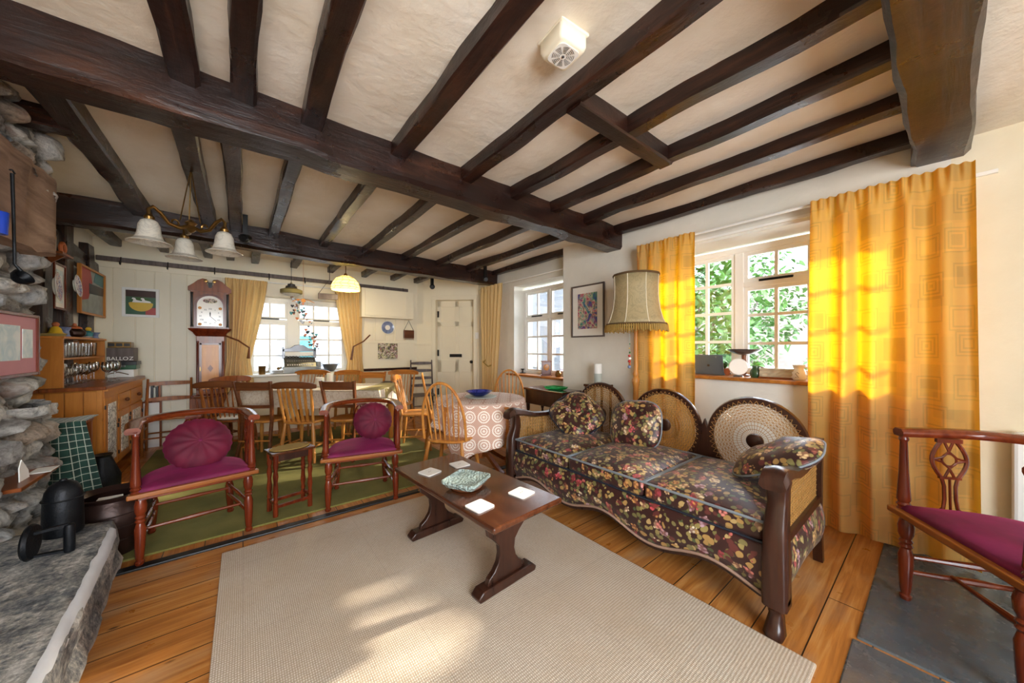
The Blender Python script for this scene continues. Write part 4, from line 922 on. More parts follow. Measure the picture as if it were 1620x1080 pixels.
l2 = loc_in(A2, R_(-13), .09, .09, .60); round_cushion(l2, facing((-.05, -.95, .30)), .158, .08, 'round burgundy velvet cushion in the armchair beyond the coffee table')
# ------------------------------------------------------------------ dining and kitchen chairs
TLEG = [(0, .013), (.15, .016), (.22, .013), (.25, .018), (.28, .013), (.45, .019), (.7, .021), (.9, .016), (1, .014)]
def seat_round(t, m, w=.19, d=.19, z=.44, th=.028, fl=.9):
    s = MB(); rg = []
    for ins, zz in ((.012, z - th), (0, z - th + .008), (0, z - .006), (.008, z), (.05, z - .004), (.12, z - .008)):
        rg.append([Vector(((w - ins) * (abs(math.cos(a_)) ** .65) * math.copysign(1, math.cos(a_)) * (1 - .08 * math.sin(a_)), (d - ins) * (abs(math.sin(a_)) ** .65) * math.copysign(1, math.sin(a_)), zz)) for a_ in [2 * PI * k / 36 for k in range(36)]])
    s.rings(rg).build('seat', m, t, smooth=50)
def legs4(t, m, w=.15, d=.15, z=.42, sp=1.28, prof=TLEG, back=True):
    L = []
    for x, y in ((-w, -d), (w, -d), (-w, d), (w, d)):
        f = (x * sp, y * sp, 0)
        MB().turned(f, (x, y, z), prof, 10).build('leg', m, t); L.append((Vector(f), Vector((x, y, z))))
    return L
def hstretch(t, L, m, h=.4):
    P = [a_.lerp(b_, h) for a_, b_ in L]
    pr = [(0, .008), (.5, .014), (1, .008)]
    MB().turned(P[0], P[2], pr, 8).build('stretcher', m, t); MB().turned(P[1], P[3], pr, 8).build('stretcher', m, t)
    MB().turned((P[0] + P[2]) / 2, (P[1] + P[3]) / 2, pr, 8).build('stretcher', m, t)
# every kind faces local -y
def two_rail(label, loc, rz, m1, m2, group=None):
    t = thing('kitchen_chair', label, 'chair', loc, rz, group); seat_round(t, m1, .19, .185); 
    F = []
    for x in (-.14, .14): MB().turned((x * 1.2, -.17, 0), (x, -.13, .42), TLEG, 10).build('leg', m1, t); F.append(Vector((x * 1.15, -.16, .14)))
    Bk = []
    for sg in (-1, 1):
        MB().rings([[Vector((sg * x + a_ * .012, y + b_ * .019, z)) for a_, b_ in ((-1, -1), (1, -1), (1, 1), (-1, 1))] for x, y, z in ((.175, .25, 0), (.15, .19, .25), (.15, .165, .44), (.165, .19, .62), (.185, .25, .88))]).build('back_post', m2, t, smooth=40, bevel=.003); Bk.append(Vector((sg * .16, .215, .15)))
    for z, h, dy, hw in ((.825, .045, .232, .178), (.60, .018, .19, .162)):
        MB().rings([[Vector((x, dy + .02 * (1 - (x / .18) ** 2) + b_ * .008, z + a_ * h)) for a_, b_ in ((-1, -1), (1, -1), (1, 1), (-1, 1))] for x in [-hw + 2 * hw * i / 12 for i in range(13)]]).build('back_rail', m2, t, smooth=40, bevel=.003)
    pr = [(0, .008), (.5, .012), (1, .008)]
    for a_, b_ in ((F[0], Bk[0]), (F[1], Bk[1]), (F[0] + Vector((0, 0, .06)), F[1] + Vector((0, 0, .06))), (Bk[0] + Vector((0, 0, .08)), Bk[1] + Vector((0, 0, .08)))): MB().turned(a_, b_, pr, 8).build('stretcher', m1, t)
    return t
def bow_rail(w, y, z, h, up, m, t, depth=.035, thick=.011):
    rg = []
    for i in range(17):
        u = -1 + i / 8; x = w * u; e = 1 - abs(u) ** 6
        rg.append([Vector((x, y + depth * (1 - u * u) + b_ * thick, z + a_ * (h * (.55 + .45 * e)) + up * (1 - u * u))) for a_, b_ in ((-1, -1), (1, -1), (1, 1), (-1, 1))])
    MB().rings(rg).build('top_rail', m, t, smooth=50, bevel=.004)
def back_sticks(t, m, n, w0, w1, y0, y1, z0, z1, r=.007, slat=False, post=True, lyre=False):
    for i in range(n):
        u = -1 + 2 * (i + .5) / n; a_, b_ = Vector((w0 * u * .82, y0, z0)), Vector((w1 * u * .82, y1 + .035 * (1 - u * u), z1)); md = (a_ + b_) / 2 + Vector((0, .02, 0))
        if slat: MB().rings([[p + Vector((c * .014, e * .004, 0)) for c, e in ((-1, -1), (1, -1), (1, 1), (-1, 1))] for p in [a_ * (1 - k) ** 2 + md * (2 * k * (1 - k)) + b_ * k ** 2 for k in [j / 8 for j in range(9)]]]).build('back_slat', m, t, smooth=40)
        elif lyre: MB().turned(a_, b_, [(0, .007), (.2, .013), (.3, .007), (.5, .016), (.7, .007), (.8, .013), (1, .007)], 8).build('spindle', m, t)
        else: MB().turned(a_, b_, [(0, r * .8), (.35, r * 1.3), (1, r * .7)], 8).build('spindle', m, t)
    if post:
        for sg in (-1, 1): MB().turned((sg * w0, y0, z0), (sg * w1, y1, z1), [(0, .012), (.15, .015), (.2, .011), (.5, .016), (.8, .013), (.86, .018), (.9, .012), (1, .013)], 10).build('back_post', m, t)
def stick_chair(label, loc, rz, m1, m2, n=5, slat=False, lyre=False, w=.19, top=.88, wt=.22, group=None, name='spindle_back_chair'):
    t = thing(name, label, 'chair', loc, rz, group); seat_round(t, m1, .2, .19); L = legs4(t, m1); hstretch(t, L, m1)
    back_sticks(t, m1, n, .155, .175, .15, .23, .43, top - .055, slat=slat, lyre=lyre); bow_rail(wt, .235, top - .05, .036, .018, m2, t); return t
def hoop_chair(label, loc, rz, m, group=None):
    t = thing('hoop_back_chair', label, 'chair', loc, rz, group); seat_round(t, m, .2, .19); L = legs4(t, m, sp=1.4, prof=[(0, .011), (.4, .019), (.75, .017), (1, .013)]); hstretch(t, L, m)
    def H(a_): x = .20 * math.cos(a_); z = .44 + .50 * abs(math.sin(a_)) ** .75; return Vector((x * (1 - .12 * max(0, .3 - math.sin(a_))), .15 + .10 * (z - .44) / .5, z))
    MB().tube([H(PI * k / 36) for k in range(37)], .0125, 8).build('hoop', m, t)
    for i in range(7):
        u = -1 + 2 * (i + 1) / 8; zt = .44 + .50 * (1 - u * u) ** .375
        MB().turned((u * .165, .145, .43), (u * .2, .15 + .10 * (zt - .44) / .5, zt), [(0, .006), (.35, .008), (1, .005)], 8).build('spindle', m, t)
    return t
def ladder_chair(label, loc, rz, m, rungs, top=1.0, seatz=.44, seatm=None, wd=.19, lean=.06, group=None):
    t = thing('ladder_back_chair', label, 'chair', loc, rz, group)
    MB().box(-wd, wd, -.19, .17, seatz - .02, seatz).build('seat', seatm or m, t, smooth=0, bevel=.006)
    for sg in (-1, 1):
        MB().tube([(sg * wd, .18, 0), (sg * wd, .18, seatz), (sg * (wd - .005), .18 + lean, top)], [.014, .017, .011], 8).build('back_post', m, t)
        MB().turned((sg * wd, -.17, 0), (sg * wd, -.17, seatz - .01), [(0, .014), (1, .017)], 8).build('leg', m, t)
        for z in (.14, .28): MB().tube([(sg * wd, -.17, z), (sg * wd, .18, z)], .009, 8).build('stretcher', m, t)
    for z in (.2,): MB().tube([(-wd, -.17, z), (wd, -.17, z)], .009, 8).build('stretcher', m, t); MB().tube([(-wd, .18, z), (wd, .18, z)], .009, 8).build('stretcher', m, t)
    for i in range(rungs):
        z = seatz + (top - .06 - seatz) * (i + 1) / rungs; y = .18 + lean * (z - seatz) / (top - seatz)
        MB().rings([[Vector((x, y + .02 * (1 - (x / wd) ** 2) + b_ * .005, z + a_ * (.018 + .008 * (1 - (x / wd) ** 2)))) for a_, b_ in ((-1, -1), (1, -1), (1, 1), (-1, 1))] for x in [-wd + 2 * wd * i_ / 8 for i_ in range(9)]]).build('back_rung', m, t, smooth=40)
    return t
FC = -YAW + PI     # facing away from the camera
def w3(R, D): p = W(R, D); return (p.x, p.y, .012)
GR = 'mixed wooden dining chairs'
def rd(px, D): return (px - 810) / F_PX * D
two_rail('two-rail kitchen chair with its back to the room, beyond the small stool', w3(rd(439, 4.05), 3.88), FC + R_(4), M['oak'], M['brown_rail'])
stick_chair('curved slat-back kitchen chair with its back to the room midway along the dining table', w3(rd(500, 4.0), 3.83), FC, M['oak'], M['brown_rail'], 5, slat=True, wt=.235, name='slat_back_chair')
two_rail('two-rail kitchen chair at the dining table directly behind the armchair with the round cushion', w3(rd(563, 4.1), 3.93), FC - R_(2), M['oak'], M['brown_rail'])
stick_chair('dark-railed spindle-back chair near the clock end of the dining table with a pale seat pad', w3(rd(382, 4.05), 3.9), FC + R_(14), M['brown_chair'], M['brown_rail'], 6, wt=.235)
stick_chair('golden chair with plain rounded top rail on the window side of the dining table', w3(rd(466, 4.75), 4.95), FC + PI, M['oak'], M['oak_x'], 6, wt=.27, top=.90)
stick_chair('golden round-railed chair partly behind the white candles on the dining table', w3(rd(527, 4.75), 4.97), FC + PI, M['oak'], M['oak_x'], 6, wt=.22, top=.895)
two_rail('square two-rail chair on the window side of the dining table by the tied curtain', w3(rd(572, 4.75), 4.9), FC + PI, M['oak'], M['oak_x'])
stick_chair('golden spindle-back chair on the window side of the table by the black and red print', w3(rd(621, 4.75), 4.98), FC + PI, M['oak'], M['oak_x'], 6, wt=.235, top=.90)
stick_chair('golden turned-spindle chair pulled up to the fringed end of the dining table', w3(rd(661, 4.3), 4.25), FC - R_(82), M['oak'], M['oak_x'], 4, lyre=True, wt=.21, top=.90)
t = stick_chair('red-brown spindle-back armchair at the clock end of the dining table', w3(rd(350, 4.2), 4.2), FC + R_(62), M['walnut'], M['walnut'], 5, wt=.21, top=.90, name='captains_chair')
for sg in (-1, 1):
    MB().tube([(sg * .18, .19, .66), (sg * .21, .0, .65), (sg * .21, -.13, .64)], .015, 8).build('arm', M['walnut'], t)
    for y in (.05, -.1): MB().turned((sg * .18, y, .43), (sg * .21, y, .64), [(0, .007), (.5, .012), (1, .007)], 8).build('arm_spindle', M['walnut'], t)
MB().lathe([(0, 0), (.15, 0), (.17, .015), (.15, .03), (0, .03)], 24).build('seat_pad', M['paper'], t, loc=(0, -.02, .442))
o = MB().lathe([(0, 0), (.14, 0), (.165, .015), (.14, .032), (0, .034)], 24).build('seat_cushion', M['paper'], None, loc=w3(rd(384, 4.0), 3.88)); o.location.z = .453; tag(o, 'thin pale seat cushion on the dark-railed chair near the clock', 'cushion')
hoop_chair('golden hoop-back chair with its back to the coffee table at the round lace table', w3(rd(716, 3.15), 3.1), FC + R_(-12), M['oak'])
hoop_chair('hoop-back chair beyond the round lace table in front of the panelled door', w3(rd(704, 4.1), 4.02), FC + R_(-75), M['oak'])
hoop_chair('hoop-back chair at the round lace table beneath the alcove window sill', w3(rd(806, 4.3), 4.3), FC + R_(-178), M['oak'])
p = W(rd(671, 6.0), 5.95); ladder_chair('grey-brown ladder-back chair standing in the corner by the panelled door', (p.x, p.y, 0), R_(-15), M['grey_wood'], 4, 1.03)
ladder_chair('low-seated rustic ladder-back chair against the cream boards between cabinet and clock', (-.715, 5.84, 0), R_(3), M['brown_chair'], 2, .86, .42, M['oak_x'], .20, .10)
# ------------------------------------------------------------------ dining table
dt = thing('dining_table', 'long pine dining table under a cream patterned cloth', 'table', W(-2.43, 4.38, .012), -YAW)
TL, TD = .86, .40
MB().box(-TL, TL, -TD, TD, .70, .735).build('tabletop', M['pine_x'], dt, smooth=0, bevel=.005)
MB().box(-TL + .08, TL - .08, -TD + .06, TD - .06, .60, .70).build('apron', M['pine_x'], dt, smooth=0)
for x in (-TL + .1, TL - .1):
    for y in (-TD + .1, TD - .1): MB().turned((x, y, 0), (x, y, .62), [(0, .028), (.1, .032), (.15, .025), (.5, .04), (.75, .036), (.8, .045), (1, .045)], 14).build('leg', M['pine'], dt)
def drape(hx, hy, top, drop, n=64, rows=16, fold=.012, seed=1, corner=.08):
    def fn(u, v):
        a_ = 2 * PI * u; c, s_ = math.cos(a_), math.sin(a_); k = 1 / max(abs(c), abs(s_)); ex, ey = c * k, s_ * k
        cr = (min(abs(ex), abs(ey))) ** 6
        if v < .5: r = v / .5; return (hx * ex * r, hy * ey * r, top + .002 * noise.noise(Vector((ex * r * 5, ey * r * 5, seed))))
        w = (v - .5) / .5; o_ = .006 + fold * w * (1 + math.sin(a_ * 22 + 3 * noise.noise(Vector((a_, 0, seed))))) + corner * cr * w
        return (ex * (hx + o_), ey * (hy + o_), top - w * drop(a_, cr) - .0005)
    return fn
cl = cloth(drape(TL + .005, TD + .005, .738, lambda a_, cr: .20 + .1 * cr + .015 * math.sin(a_ * 7)), 200, 24, 'tablecloth', M['cloth'], None, 3, 2); cl.location = W(-2.43, 4.38, .012); cl.rotation_euler.z = -YAW
tag(cl, 'cream patterned cloth over the long dining table', 'tablecloth')
ol = cloth(lambda u, v: (lambda s_, q: (.60 + .27 * min(1, s_ / .5) + (.03 * (s_ - .5) if s_ > .5 else 0) + .01 * math.sin(q * 30) * max(0, s_ - .5), -.42 + .84 * q, .744 - max(0, s_ - .5) * (.30 + .18 * math.cos(q * PI * 2)) ))(v, u), 60, 24, 'table_throw', M['olive_cloth'], None, 1, 1)
ol.location = cl.location; ol.rotation_euler.z = -YAW; tag(ol, 'olive gold fringed throw folded over the end of the dining table', 'throw')
def put(o, R, D, z): o.location = W(R, D, z); return o
for px, D, h, r, lb in ((506, 4.42, .115, .052, 'short wide white pillar candle in the middle of the dining table'), (522, 4.5, .165, .040, 'tall white pillar candle in the middle of the dining table'), (537, 4.6, .045, .05, 'low white candle beside the tall candle')):
    t = thing('pillar_candle', lb, 'candle', W(rd(px, D), D, .752)); MB().lathe([(0, 0), (r, 0), (r, h - .006), (r - .005, h), (r * .5, h - .004), (0, h - .006)], 24).build('wax', M['candle'], t); MB().tube([(0, 0, h - .006), (.002, 0, h + .01)], .0015, 5).build('wick', M['black'], t)
for px, py, s_, lb in ((405, 601, .14, 'dark place mat at the clock end of the dining table'), (478, 607, .12, 'dark place mat near the middle of the dining table'), (620, 604, .13, 'dark place mat near the fringed throw')):
    p = atz(px, py, .755); o = MB().box(-s_, s_, -.09, .09, 0, .004).build('place_mat', M['iron'], None, smooth=0, loc=(p.x, p.y, .756)); o.rotation_euler.z = -YAW; tag(o, lb, 'place mat')
# ------------------------------------------------------------------ round table with lace cloth
RT = W(-.33, 3.52, .0); rt = thing('round_table', 'oval drop-leaf pedestal table beneath a lace cloth', 'table', RT, -YAW)
MB().lathe([(0, .70), (.42, .70), (.43, .715), (.42, .73), (0, .73)], 40).build('tabletop', M['oak_x'], rt)
MB().prism([(x, -.385, z) for x, z in [(-.30, .70), (.30, .70), (.30, .36)] + [(.30 - .6 * i / 20, .33 - .02 * math.cos(i / 20 * 6 * PI)) for i in range(21)] + [(-.30, .36)]], (0, .018, 0)).build('drop_leaf', M['oak_x'], rt, smooth=30)
MB().turned((0, 0, .12), (0, 0, .70), [(0, .05), (.1, .06), (.2, .035), (.45, .055), (.6, .03), (.8, .045), (1, .06)], 18).build('pedestal', M['walnut'], rt)
for k in range(4):
    a_ = PI / 4 + k * PI / 2; c, s_ = math.cos(a_), math.sin(a_)
    MB().rings([[Vector((c * r + b_ * -s_ * .02, s_ * r + b_ * c * .02, z + e * .02)) for b_, e in ((-1, -1), (1, -1), (1, 1), (-1, 1))] for r, z in ((.03, .16), (.12, .17), (.22, .10), (.32, .035), (.36, .025))]).build('foot', M['walnut'], rt, smooth=40)
def rl(u, v):
    a_ = 2 * PI * u; R0 = .455
    if v < .4: r = R0 * v / .4; return (r * math.cos(a_), r * math.sin(a_), .736)
    w = (v - .4) / .6; k = 1 / max(abs(math.cos(a_ - .45)), abs(math.sin(a_ - .45))); L_ = .20 + .42 * (k - 1) / .414 * .6 + .02
    fr_ = max(0, math.cos(a_ + PI / 2 - .25)) ** 3; L_ += .17 * fr_
    o_ = .012 + (.03 * w) * (math.sin(a_ * 9) + .5 * math.sin(a_ * 17 + 1)) * w; r = R0 + o_ * (.4 if w < .15 else 1) + .02 * w
    return (r * math.cos(a_), r * math.sin(a_), .736 - .004 - (w ** 1.0) * L_)
o = cloth(rl, 180, 36, 'lace_tablecloth', M['lace'], None, 2.9, 1.3, solid=.002); o.location = RT; o.rotation_euler.z = -YAW
# planar uv for the top, arc-length for the skirt
uvl = o.data.uv_layers[0]; vv = o.data.vertices
for lp in o.data.loops:
    c = vv[lp.vertex_index].co; r = math.hypot(c.x, c.y)
    if c.z > .7355: uvl.data[lp.index].uv = (c.x, c.y)
    else: uvl.data[lp.index].uv[1] = c.z
tag(o, 'white and pink lace cloth with rosettes over the round table', 'tablecloth')
p = atz(756, 627, .74); o = MB().lathe([(0, 0), (.15, 0), (.165, .006), (.16, .010), (0, .008)], 36).build('tray', M['grey_paint'], None, loc=(RT.x + .02, RT.y + .02, .7375)); tag(o, 'round grey tray under the blue glass bowl', 'tray')
o = MB().lathe([(0, 0), (.05, 0), (.09, .02), (.135, .05), (.139, .054), (.13, .052), (.085, .028), (.045, .010), (0, .008)], 40).build('glass_bowl', M['blue_glass'], None, loc=(RT.x + .0, RT.y + .02, .7485)); tag(o, 'shallow cobalt blue glass bowl on the round lace-covered table', 'bowl')
# ------------------------------------------------------------------ small stool
st_ = thing('small_stool', 'small dark turned-leg stool with an oval woven mat between the two armchairs', 'stool', (.285, 3.12, .012), R_(12))
MB().box(-.145, .145, -.10, .10, .45, .468).build('top', M['dark_x'], st_, smooth=0, bevel=.004); MB().box(-.12, .12, -.08, .08, .40, .45).build('apron', M['dark'], st_, smooth=0)
for x in (-.115, .115):
    for y in (-.072, .072): MB().turned((x, y, 0), (x, y, .45), [(0, .017), (.2, .017), (.21, .012), (.25, .017), (.3, .012), (.4, .018), (.55, .013), (.65, .018), (.75, .012), (.8, .018), (1, .018)], 10).build('leg', M['mahog'], st_)
for x in (-.115, .115): MB().bar((x, -.072, .09), (x, .072, .09), .014, .02).build('stretcher', M['mahog'], st_, smooth=0)
for y in (-.072, .072): MB().bar((-.115, y, .07), (.115, y, .07), .014, .022).build('stretcher', M['mahog'], st_, smooth=0)
o = MB().lathe([(0, 0), (.13, 0), (.135, .003), (.13, .007), (0, .006)], 40, sx=1, sy=.68).build('woven_mat', M['fringe'], None, loc=(.285, 3.12, .4815)); o.rotation_euler.z = R_(12); tag(o, 'oval woven straw mat on the small dark stool', 'mat')
# ------------------------------------------------------------------ cabinet and glass rack by the left wall
cb = thing('sideboard_cabinet', 'orange pine cabinet with white fretwork door panels behind the stone chimney', 'cabinet', (-1.175, 5.3, 0), 0)
X0, X1, Y0, Y1 = -.205, .205, -.74, .74
MB().box(X0, X1, Y0 + .02, Y1 - .02, .12, .88).build('body', M['pine'], cb, smooth=0)
s = MB(); 
for i in range(4): s.box(X0 + i * .1025 + .003, X0 + (i + 1) * .1025 - .003, Y0 + .004, Y0 + .02, .0 + .06, .87)
s.build('side_panel', M['pine'], cb, smooth=0, bevel=.003)
s = MB(); s.box(X1 - .03, X1 + .005, Y0, Y0 + .035, 0, .88); s.build('corner_post', M['pine'], cb, smooth=0, bevel=.003)
MB().box(X0 - .0, X1 + .03, Y0 - .025, Y1 + .02, .88, .912).build('worktop', M['walnut'], cb, smooth=0, bevel=.006)
MB().box(X1 - .01, X1 + .033, Y0 + .01, Y1, .865, .885).build('edge_strip', M['pine_x'], cb, smooth=0)
MB().box(X1 - .01, X1 + .012, Y0 + .02, Y1 - .02, .80, .865).build('front_rail', M['pine_x'], cb, smooth=0)
for x in (X0 + .03, X1 - .03):
    for y in (Y0 + .4, Y1 - .04): MB().box(x - .02, x + .02, y - .02, y + .02, 0, .12).build('leg', M['pine'], cb, smooth=0)
bays = [(-.70, -.31, .15, .80), (-.28, .13, .15, .62), (.16, .70, .15, .62)]
for i, (y0, y1, z0, z1) in enumerate(bays):
    d = MB().box(X1, X1 + .014, y0, y1, z0, z1); d = d.build('door', M['pine'], cb, smooth=0, bevel=.003)
    w = (y1 - y0) * .19; MB().box(X1 + .013, X1 + .018, y0 + w, y1 - w, z0 + .06, z1 - .06).build('fretwork_panel', M['lattice'], d, smooth=0)
    MB().box(X1 + .014, X1 + .026, y1 - .03, y1 - .015, z0 + .33, z0 + .37).build('door_knob', M['blackmetal'], d, smooth=0)
    for z in (z0 + .08, z1 - .08): MB().box(X1 + .01, X1 + .018, y0 - .006, y0 + .008, z - .018, z + .018).build('hinge', M['blackmetal'], d, smooth=0)
for y0, y1 in ((-.28, .13), (.16, .70)):
    d = MB().box(X1, X1 + .016, y0, y1, .645, .795).build('drawer', M['pine_x'], cb, smooth=0, bevel=.004); MB().sphere((X1 + .034, (y0 + y1) / 2, .72), .02, .9, 1, 1, 8).build('knob', M['brown_rail'], d)
hu = thing('glass_rack', 'open orange pine shelf unit full of glasses standing on the cabinet', 'shelf', (-1.285, 5.14, .913), 0)
hx0, hx1, hy0, hy1 = -.085, .10, -.56, .55
MB().box(hx0, hx1, hy0, hy0 + .02, 0, .43).build('side_panel', M['pine'], hu, smooth=0); MB().box(hx0, hx1, hy1 - .02, hy1, 0, .43).build('side_panel', M['pine'], hu, smooth=0)
MB().box(hx0, hx1 + .008, hy0 - .01, hy1 + .01, .415, .435).build('top', M['pine_x'], hu, smooth=0, bevel=.003); MB().box(hx0, hx1, hy0 + .02, hy1 - .02, .235, .25).build('shelf', M['pine_x'], hu, smooth=0)
MB().box(hx0, hx0 + .008, -.1, hy1, 0, .41).build('back_panel', M['pine'], hu, smooth=0)
WG = [(.0, .0), (.03, .0), (.031, .003), (.006, .008), (.004, .014), (.004, .07), (.012, .078), (.030, .095), (.036, .12), (.034, .15), (.030, .165), (.0285, .165), (.032, .15), (.034, .12), (.028, .097), (.0, .082)]
TB = [(.0, 0), (.026, 0), (.028, .004), (.032, .11), (.0305, .11), (.0265, .012), (0, .010)]
g0 = MB().lathe(WG, 18).build('wine_glass', M['crystal']); t0 = MB().lathe(TB, 16).build('tumbler', M['crystal'])
tag(g0, 'clear stemmed wine glass standing on the cabinet top under the pine shelf', 'glass', 'glasses on the cabinet top'); tag(t0, 'clear glass tumbler on the upper pine shelf', 'glass', 'glasses on the upper shelf')
rnd = random.Random(5); first = [True, True]
for i in range(13):
    for r in range(2):
        loc = (-1.33 + .095 * r + rnd.uniform(-.01, .01), 4.66 + i * .078 + rnd.uniform(-.01, .01), .9135)
        if r == 1 and i > 11: continue
        o = g0 if first[0] else g0.copy()
        if not first[0]: COL.objects.link(o)
        first[0] = False; tag(o, 'stemmed wine glass on the cabinet top, %s row, %s from the stone chimney' % (('wall', 'room')[r], ORD[i])); o.location = loc; k = rnd.uniform(.85, 1.25); o.scale = (k, k, k)
for i in range(12):
    for r in range(2):
        o = t0 if first[1] else t0.copy()
        if not first[1]: COL.objects.link(o)
        first[1] = False; tag(o, 'glass tumbler on the upper pine shelf, %s row, %s from the stone chimney' % (('wall', 'room')[r], ORD[i])); o.location = (-1.335 + .08 * r, 4.67 + i * .082 + rnd.uniform(-.008, .008), 1.1645); k = rnd.uniform(.85, 1.2); o.scale = (k, k, k * 1.05)
for px, py, lb in ((148, 570, 'wide-bowled wine glass at the open end of the cabinet top, taller of the two'), (160, 572, 'wide-bowled wine glass at the open end of the cabinet top, nearest the boxes')):
    o = g0.copy(); COL.objects.link(o); o.location = (-1.05, 5.12 + (px - 148) * .02, .9135); o.scale = (1.25, 1.25, 1.2); tag(o, lb, None, 'large wine glasses on the cabinet')
    if 'group' in o: o['group'] = 'large wine glasses on the cabinet'
# knick-knacks on top
ZT = 1.3495
def knick(name, parts, px, D, lb, cat, z=ZT, X=None):
    p = atx(px, 530, -1.28); t = thing(name, lb, cat, (p.x, p.y, z))
    for nm, mb, m in parts: mb.build(nm, M[m], t)
    return t
knick('figurine', [('body', MB().lathe([(0, 0), (.05, 0), (.06, .02), (.04, .035), (.03, .07), (.012, .09), (0, .09)]), 'yellow'), ('head', MB().sphere((0, 0, .105), .022), 'orange')], 88, 0, 'small seated red-haired pottery figure above the glass shelves', 'figurine')
knick('tray', [('dish', MB().lathe([(0, 0), (.08, 0), (.095, .02), (.09, .02), (.07, .006), (0, .006)]), 'olive_cloth')], 78, 0, 'small gilt dish at the stone end of the pine shelf top', 'dish')
knick('blue_vase', [('body', MB().lathe([(0, 0), (.045, 0), (.035, .02), (.03, .05), (.045, .085), (.05, .09), (.035, .088), (0, .06)]), 'blue_glaze')], 101, 0, 'blue and white footed pot on the pine shelf top', 'vase')
knick('teapot', [('body', MB().lathe([(0, 0), (.04, 0), (.07, .03), (.072, .055), (.045, .085), (.0, .09)]), 'rust'), ('lid', MB().lathe([(0, .085), (.05, .085), (.045, .10), (.015, .115), (.012, .135), (0, .14)]), 'orange'), ('spout', MB().tube([(0, -.06, .04), (0, -.10, .06), (0, -.115, .09)], [.014, .01, .007]), 'rust'), ('handle', MB().tube([(0, .065, .07), (0, .11, .07), (0, .105, .03), (0, .065, .03)], .006), 'blackmetal')], 118, 0, 'dark teapot with terracotta lid on the pine shelf top', 'teapot')
knick('figurine', [('body', MB().lathe([(0, 0), (.035, 0), (.03, .03), (.035, .06), (.012, .08), (0, .08)]), 'teal'), ('head', MB().sphere((0, 0, .098), .022), 'yellow')], 140, 0, 'small blue-coated pottery figure with yellow hair on the pine shelf top', 'figurine')
knick('blue_vase', [('body', MB().lathe([(0, 0), (.035, 0), (.025, .02), (.025, .045), (.042, .07), (.03, .068), (0, .05)]), 'blue_glaze')], 150, 0, 'smaller blue pot at the boarded-wall end of the pine shelf top', 'vase')
knick('saucer', [('dish', MB().lathe([(0, 0), (.05, 0), (.075, .015), (.07, .017), (.045, .006), (0, .006)]), 'white_gloss')], 130, 0, 'white saucer between the teapot and the blue-coated figure', 'saucer')
# stacked boxes at the end of the cabinet top
def bxs(name, x0, x1, y0, y1, z0, z1, m, lb, cat):
    t = thing(name, lb, cat, ((x0 + x1) / 2, (y0 + y1) / 2, z0)); hx, hy = (x1 - x0) / 2, (y1 - y0) / 2; MB().box(-hx, hx, -hy, hy, 0, z1 - z0).build('body', M[m], t, smooth=0, bevel=.004); return t, hx, hy, z1 - z0
t, hx, hy, h = bxs('biscuit_tin', -1.19, -.99, 5.80, 6.0, .914, 1.0, 'paper', 'white painted tin at the bottom of the stack on the cabinet end', 'tin'); MB().tube([(-.1, -.101, .04), (-.02, -.102, .06), (.06, -.101, .03)], .005, 6).build('handle', M['brass'], t)
t, hx, hy, h = bxs('cash_box', -1.2, -.97, 5.79, 6.0, 1.002, 1.09, 'green', 'green enamel box with black lid in the stack on the cabinet end', 'box'); MB().box(-hx - .006, hx + .006, -hy - .006, hy + .006, h * .55, h + .003).build('lid', M['black'], t, smooth=0, bevel=.003); MB().box(-.03, .03, -hy - .01, -hy, .03, .05).build('clasp', M['silver'], t, smooth=0)
t, hx, hy, h = bxs('wooden_crate', -1.2, -.99, 5.80, 6.0, 1.096, 1.25, 'grey_wood', 'wooden crate lettered in white on the green box', 'crate'); text('BALLO', .055, M['paper'], 'lettering', t, (-.02, -hy - .002, .03), (PI / 2, 0, 0)); text('Z', .055, M['paper'], 'lettering', t, (.085, -hy - .002, .03), (PI / 2, 0, 0))
t, hx, hy, h = bxs('label_tin', -1.2, -1.02, 5.84, 5.98, 1.252, 1.315, 'brass', 'brass-coloured tin with dark label plates topping the stack on the cabinet end', 'tin')
for x in (-.06, 0, .06): MB().box(x - .024, x + .024, -hy - .003, -hy, .015, .05).build('label_plate', M['black'], t, smooth=0)
# books and leaning frame past the cabinet
t = thing('leaning_picture', 'red-brown framed white panel leaning upright past the cabinet end', 'frame', (-.90, 6.16, 0)); MB().box(-.07, .07, -.01, .01, 0, .56).build('panel', M['paper'], t, smooth=0); s = MB(); s.box(-.09, -.07, -.015, .015, 0, .58); s.box(.07, .09, -.015, .015, 0, .58); s.box(-.07, .07, -.015, .015, .56, .58); s.build('frame', M['walnut'], t, smooth=0)
o = MB().box(-.955, -.80, 6.12, 6.23, .585, .60).build('wall_ledge', M['brown_rail'], smooth=0); tag(o, 'tiny wooden ledge carrying thin books past the cabinet end', 'shelf')
for i in range(6):
    o = MB().box(0, .018, -.05, .05, 0, .15 + .01 * (i % 3)).build('book', M[('black', 'paper', 'black', 'grey_paint', 'black', 'walnut')[i]], None, smooth=0, loc=(-.945 + i * .022, 6.175, .601)); tag(o, 'thin upright book, %s from the cabinet on the small ledge' % ORD[i], 'book', 'thin books on the small ledge')
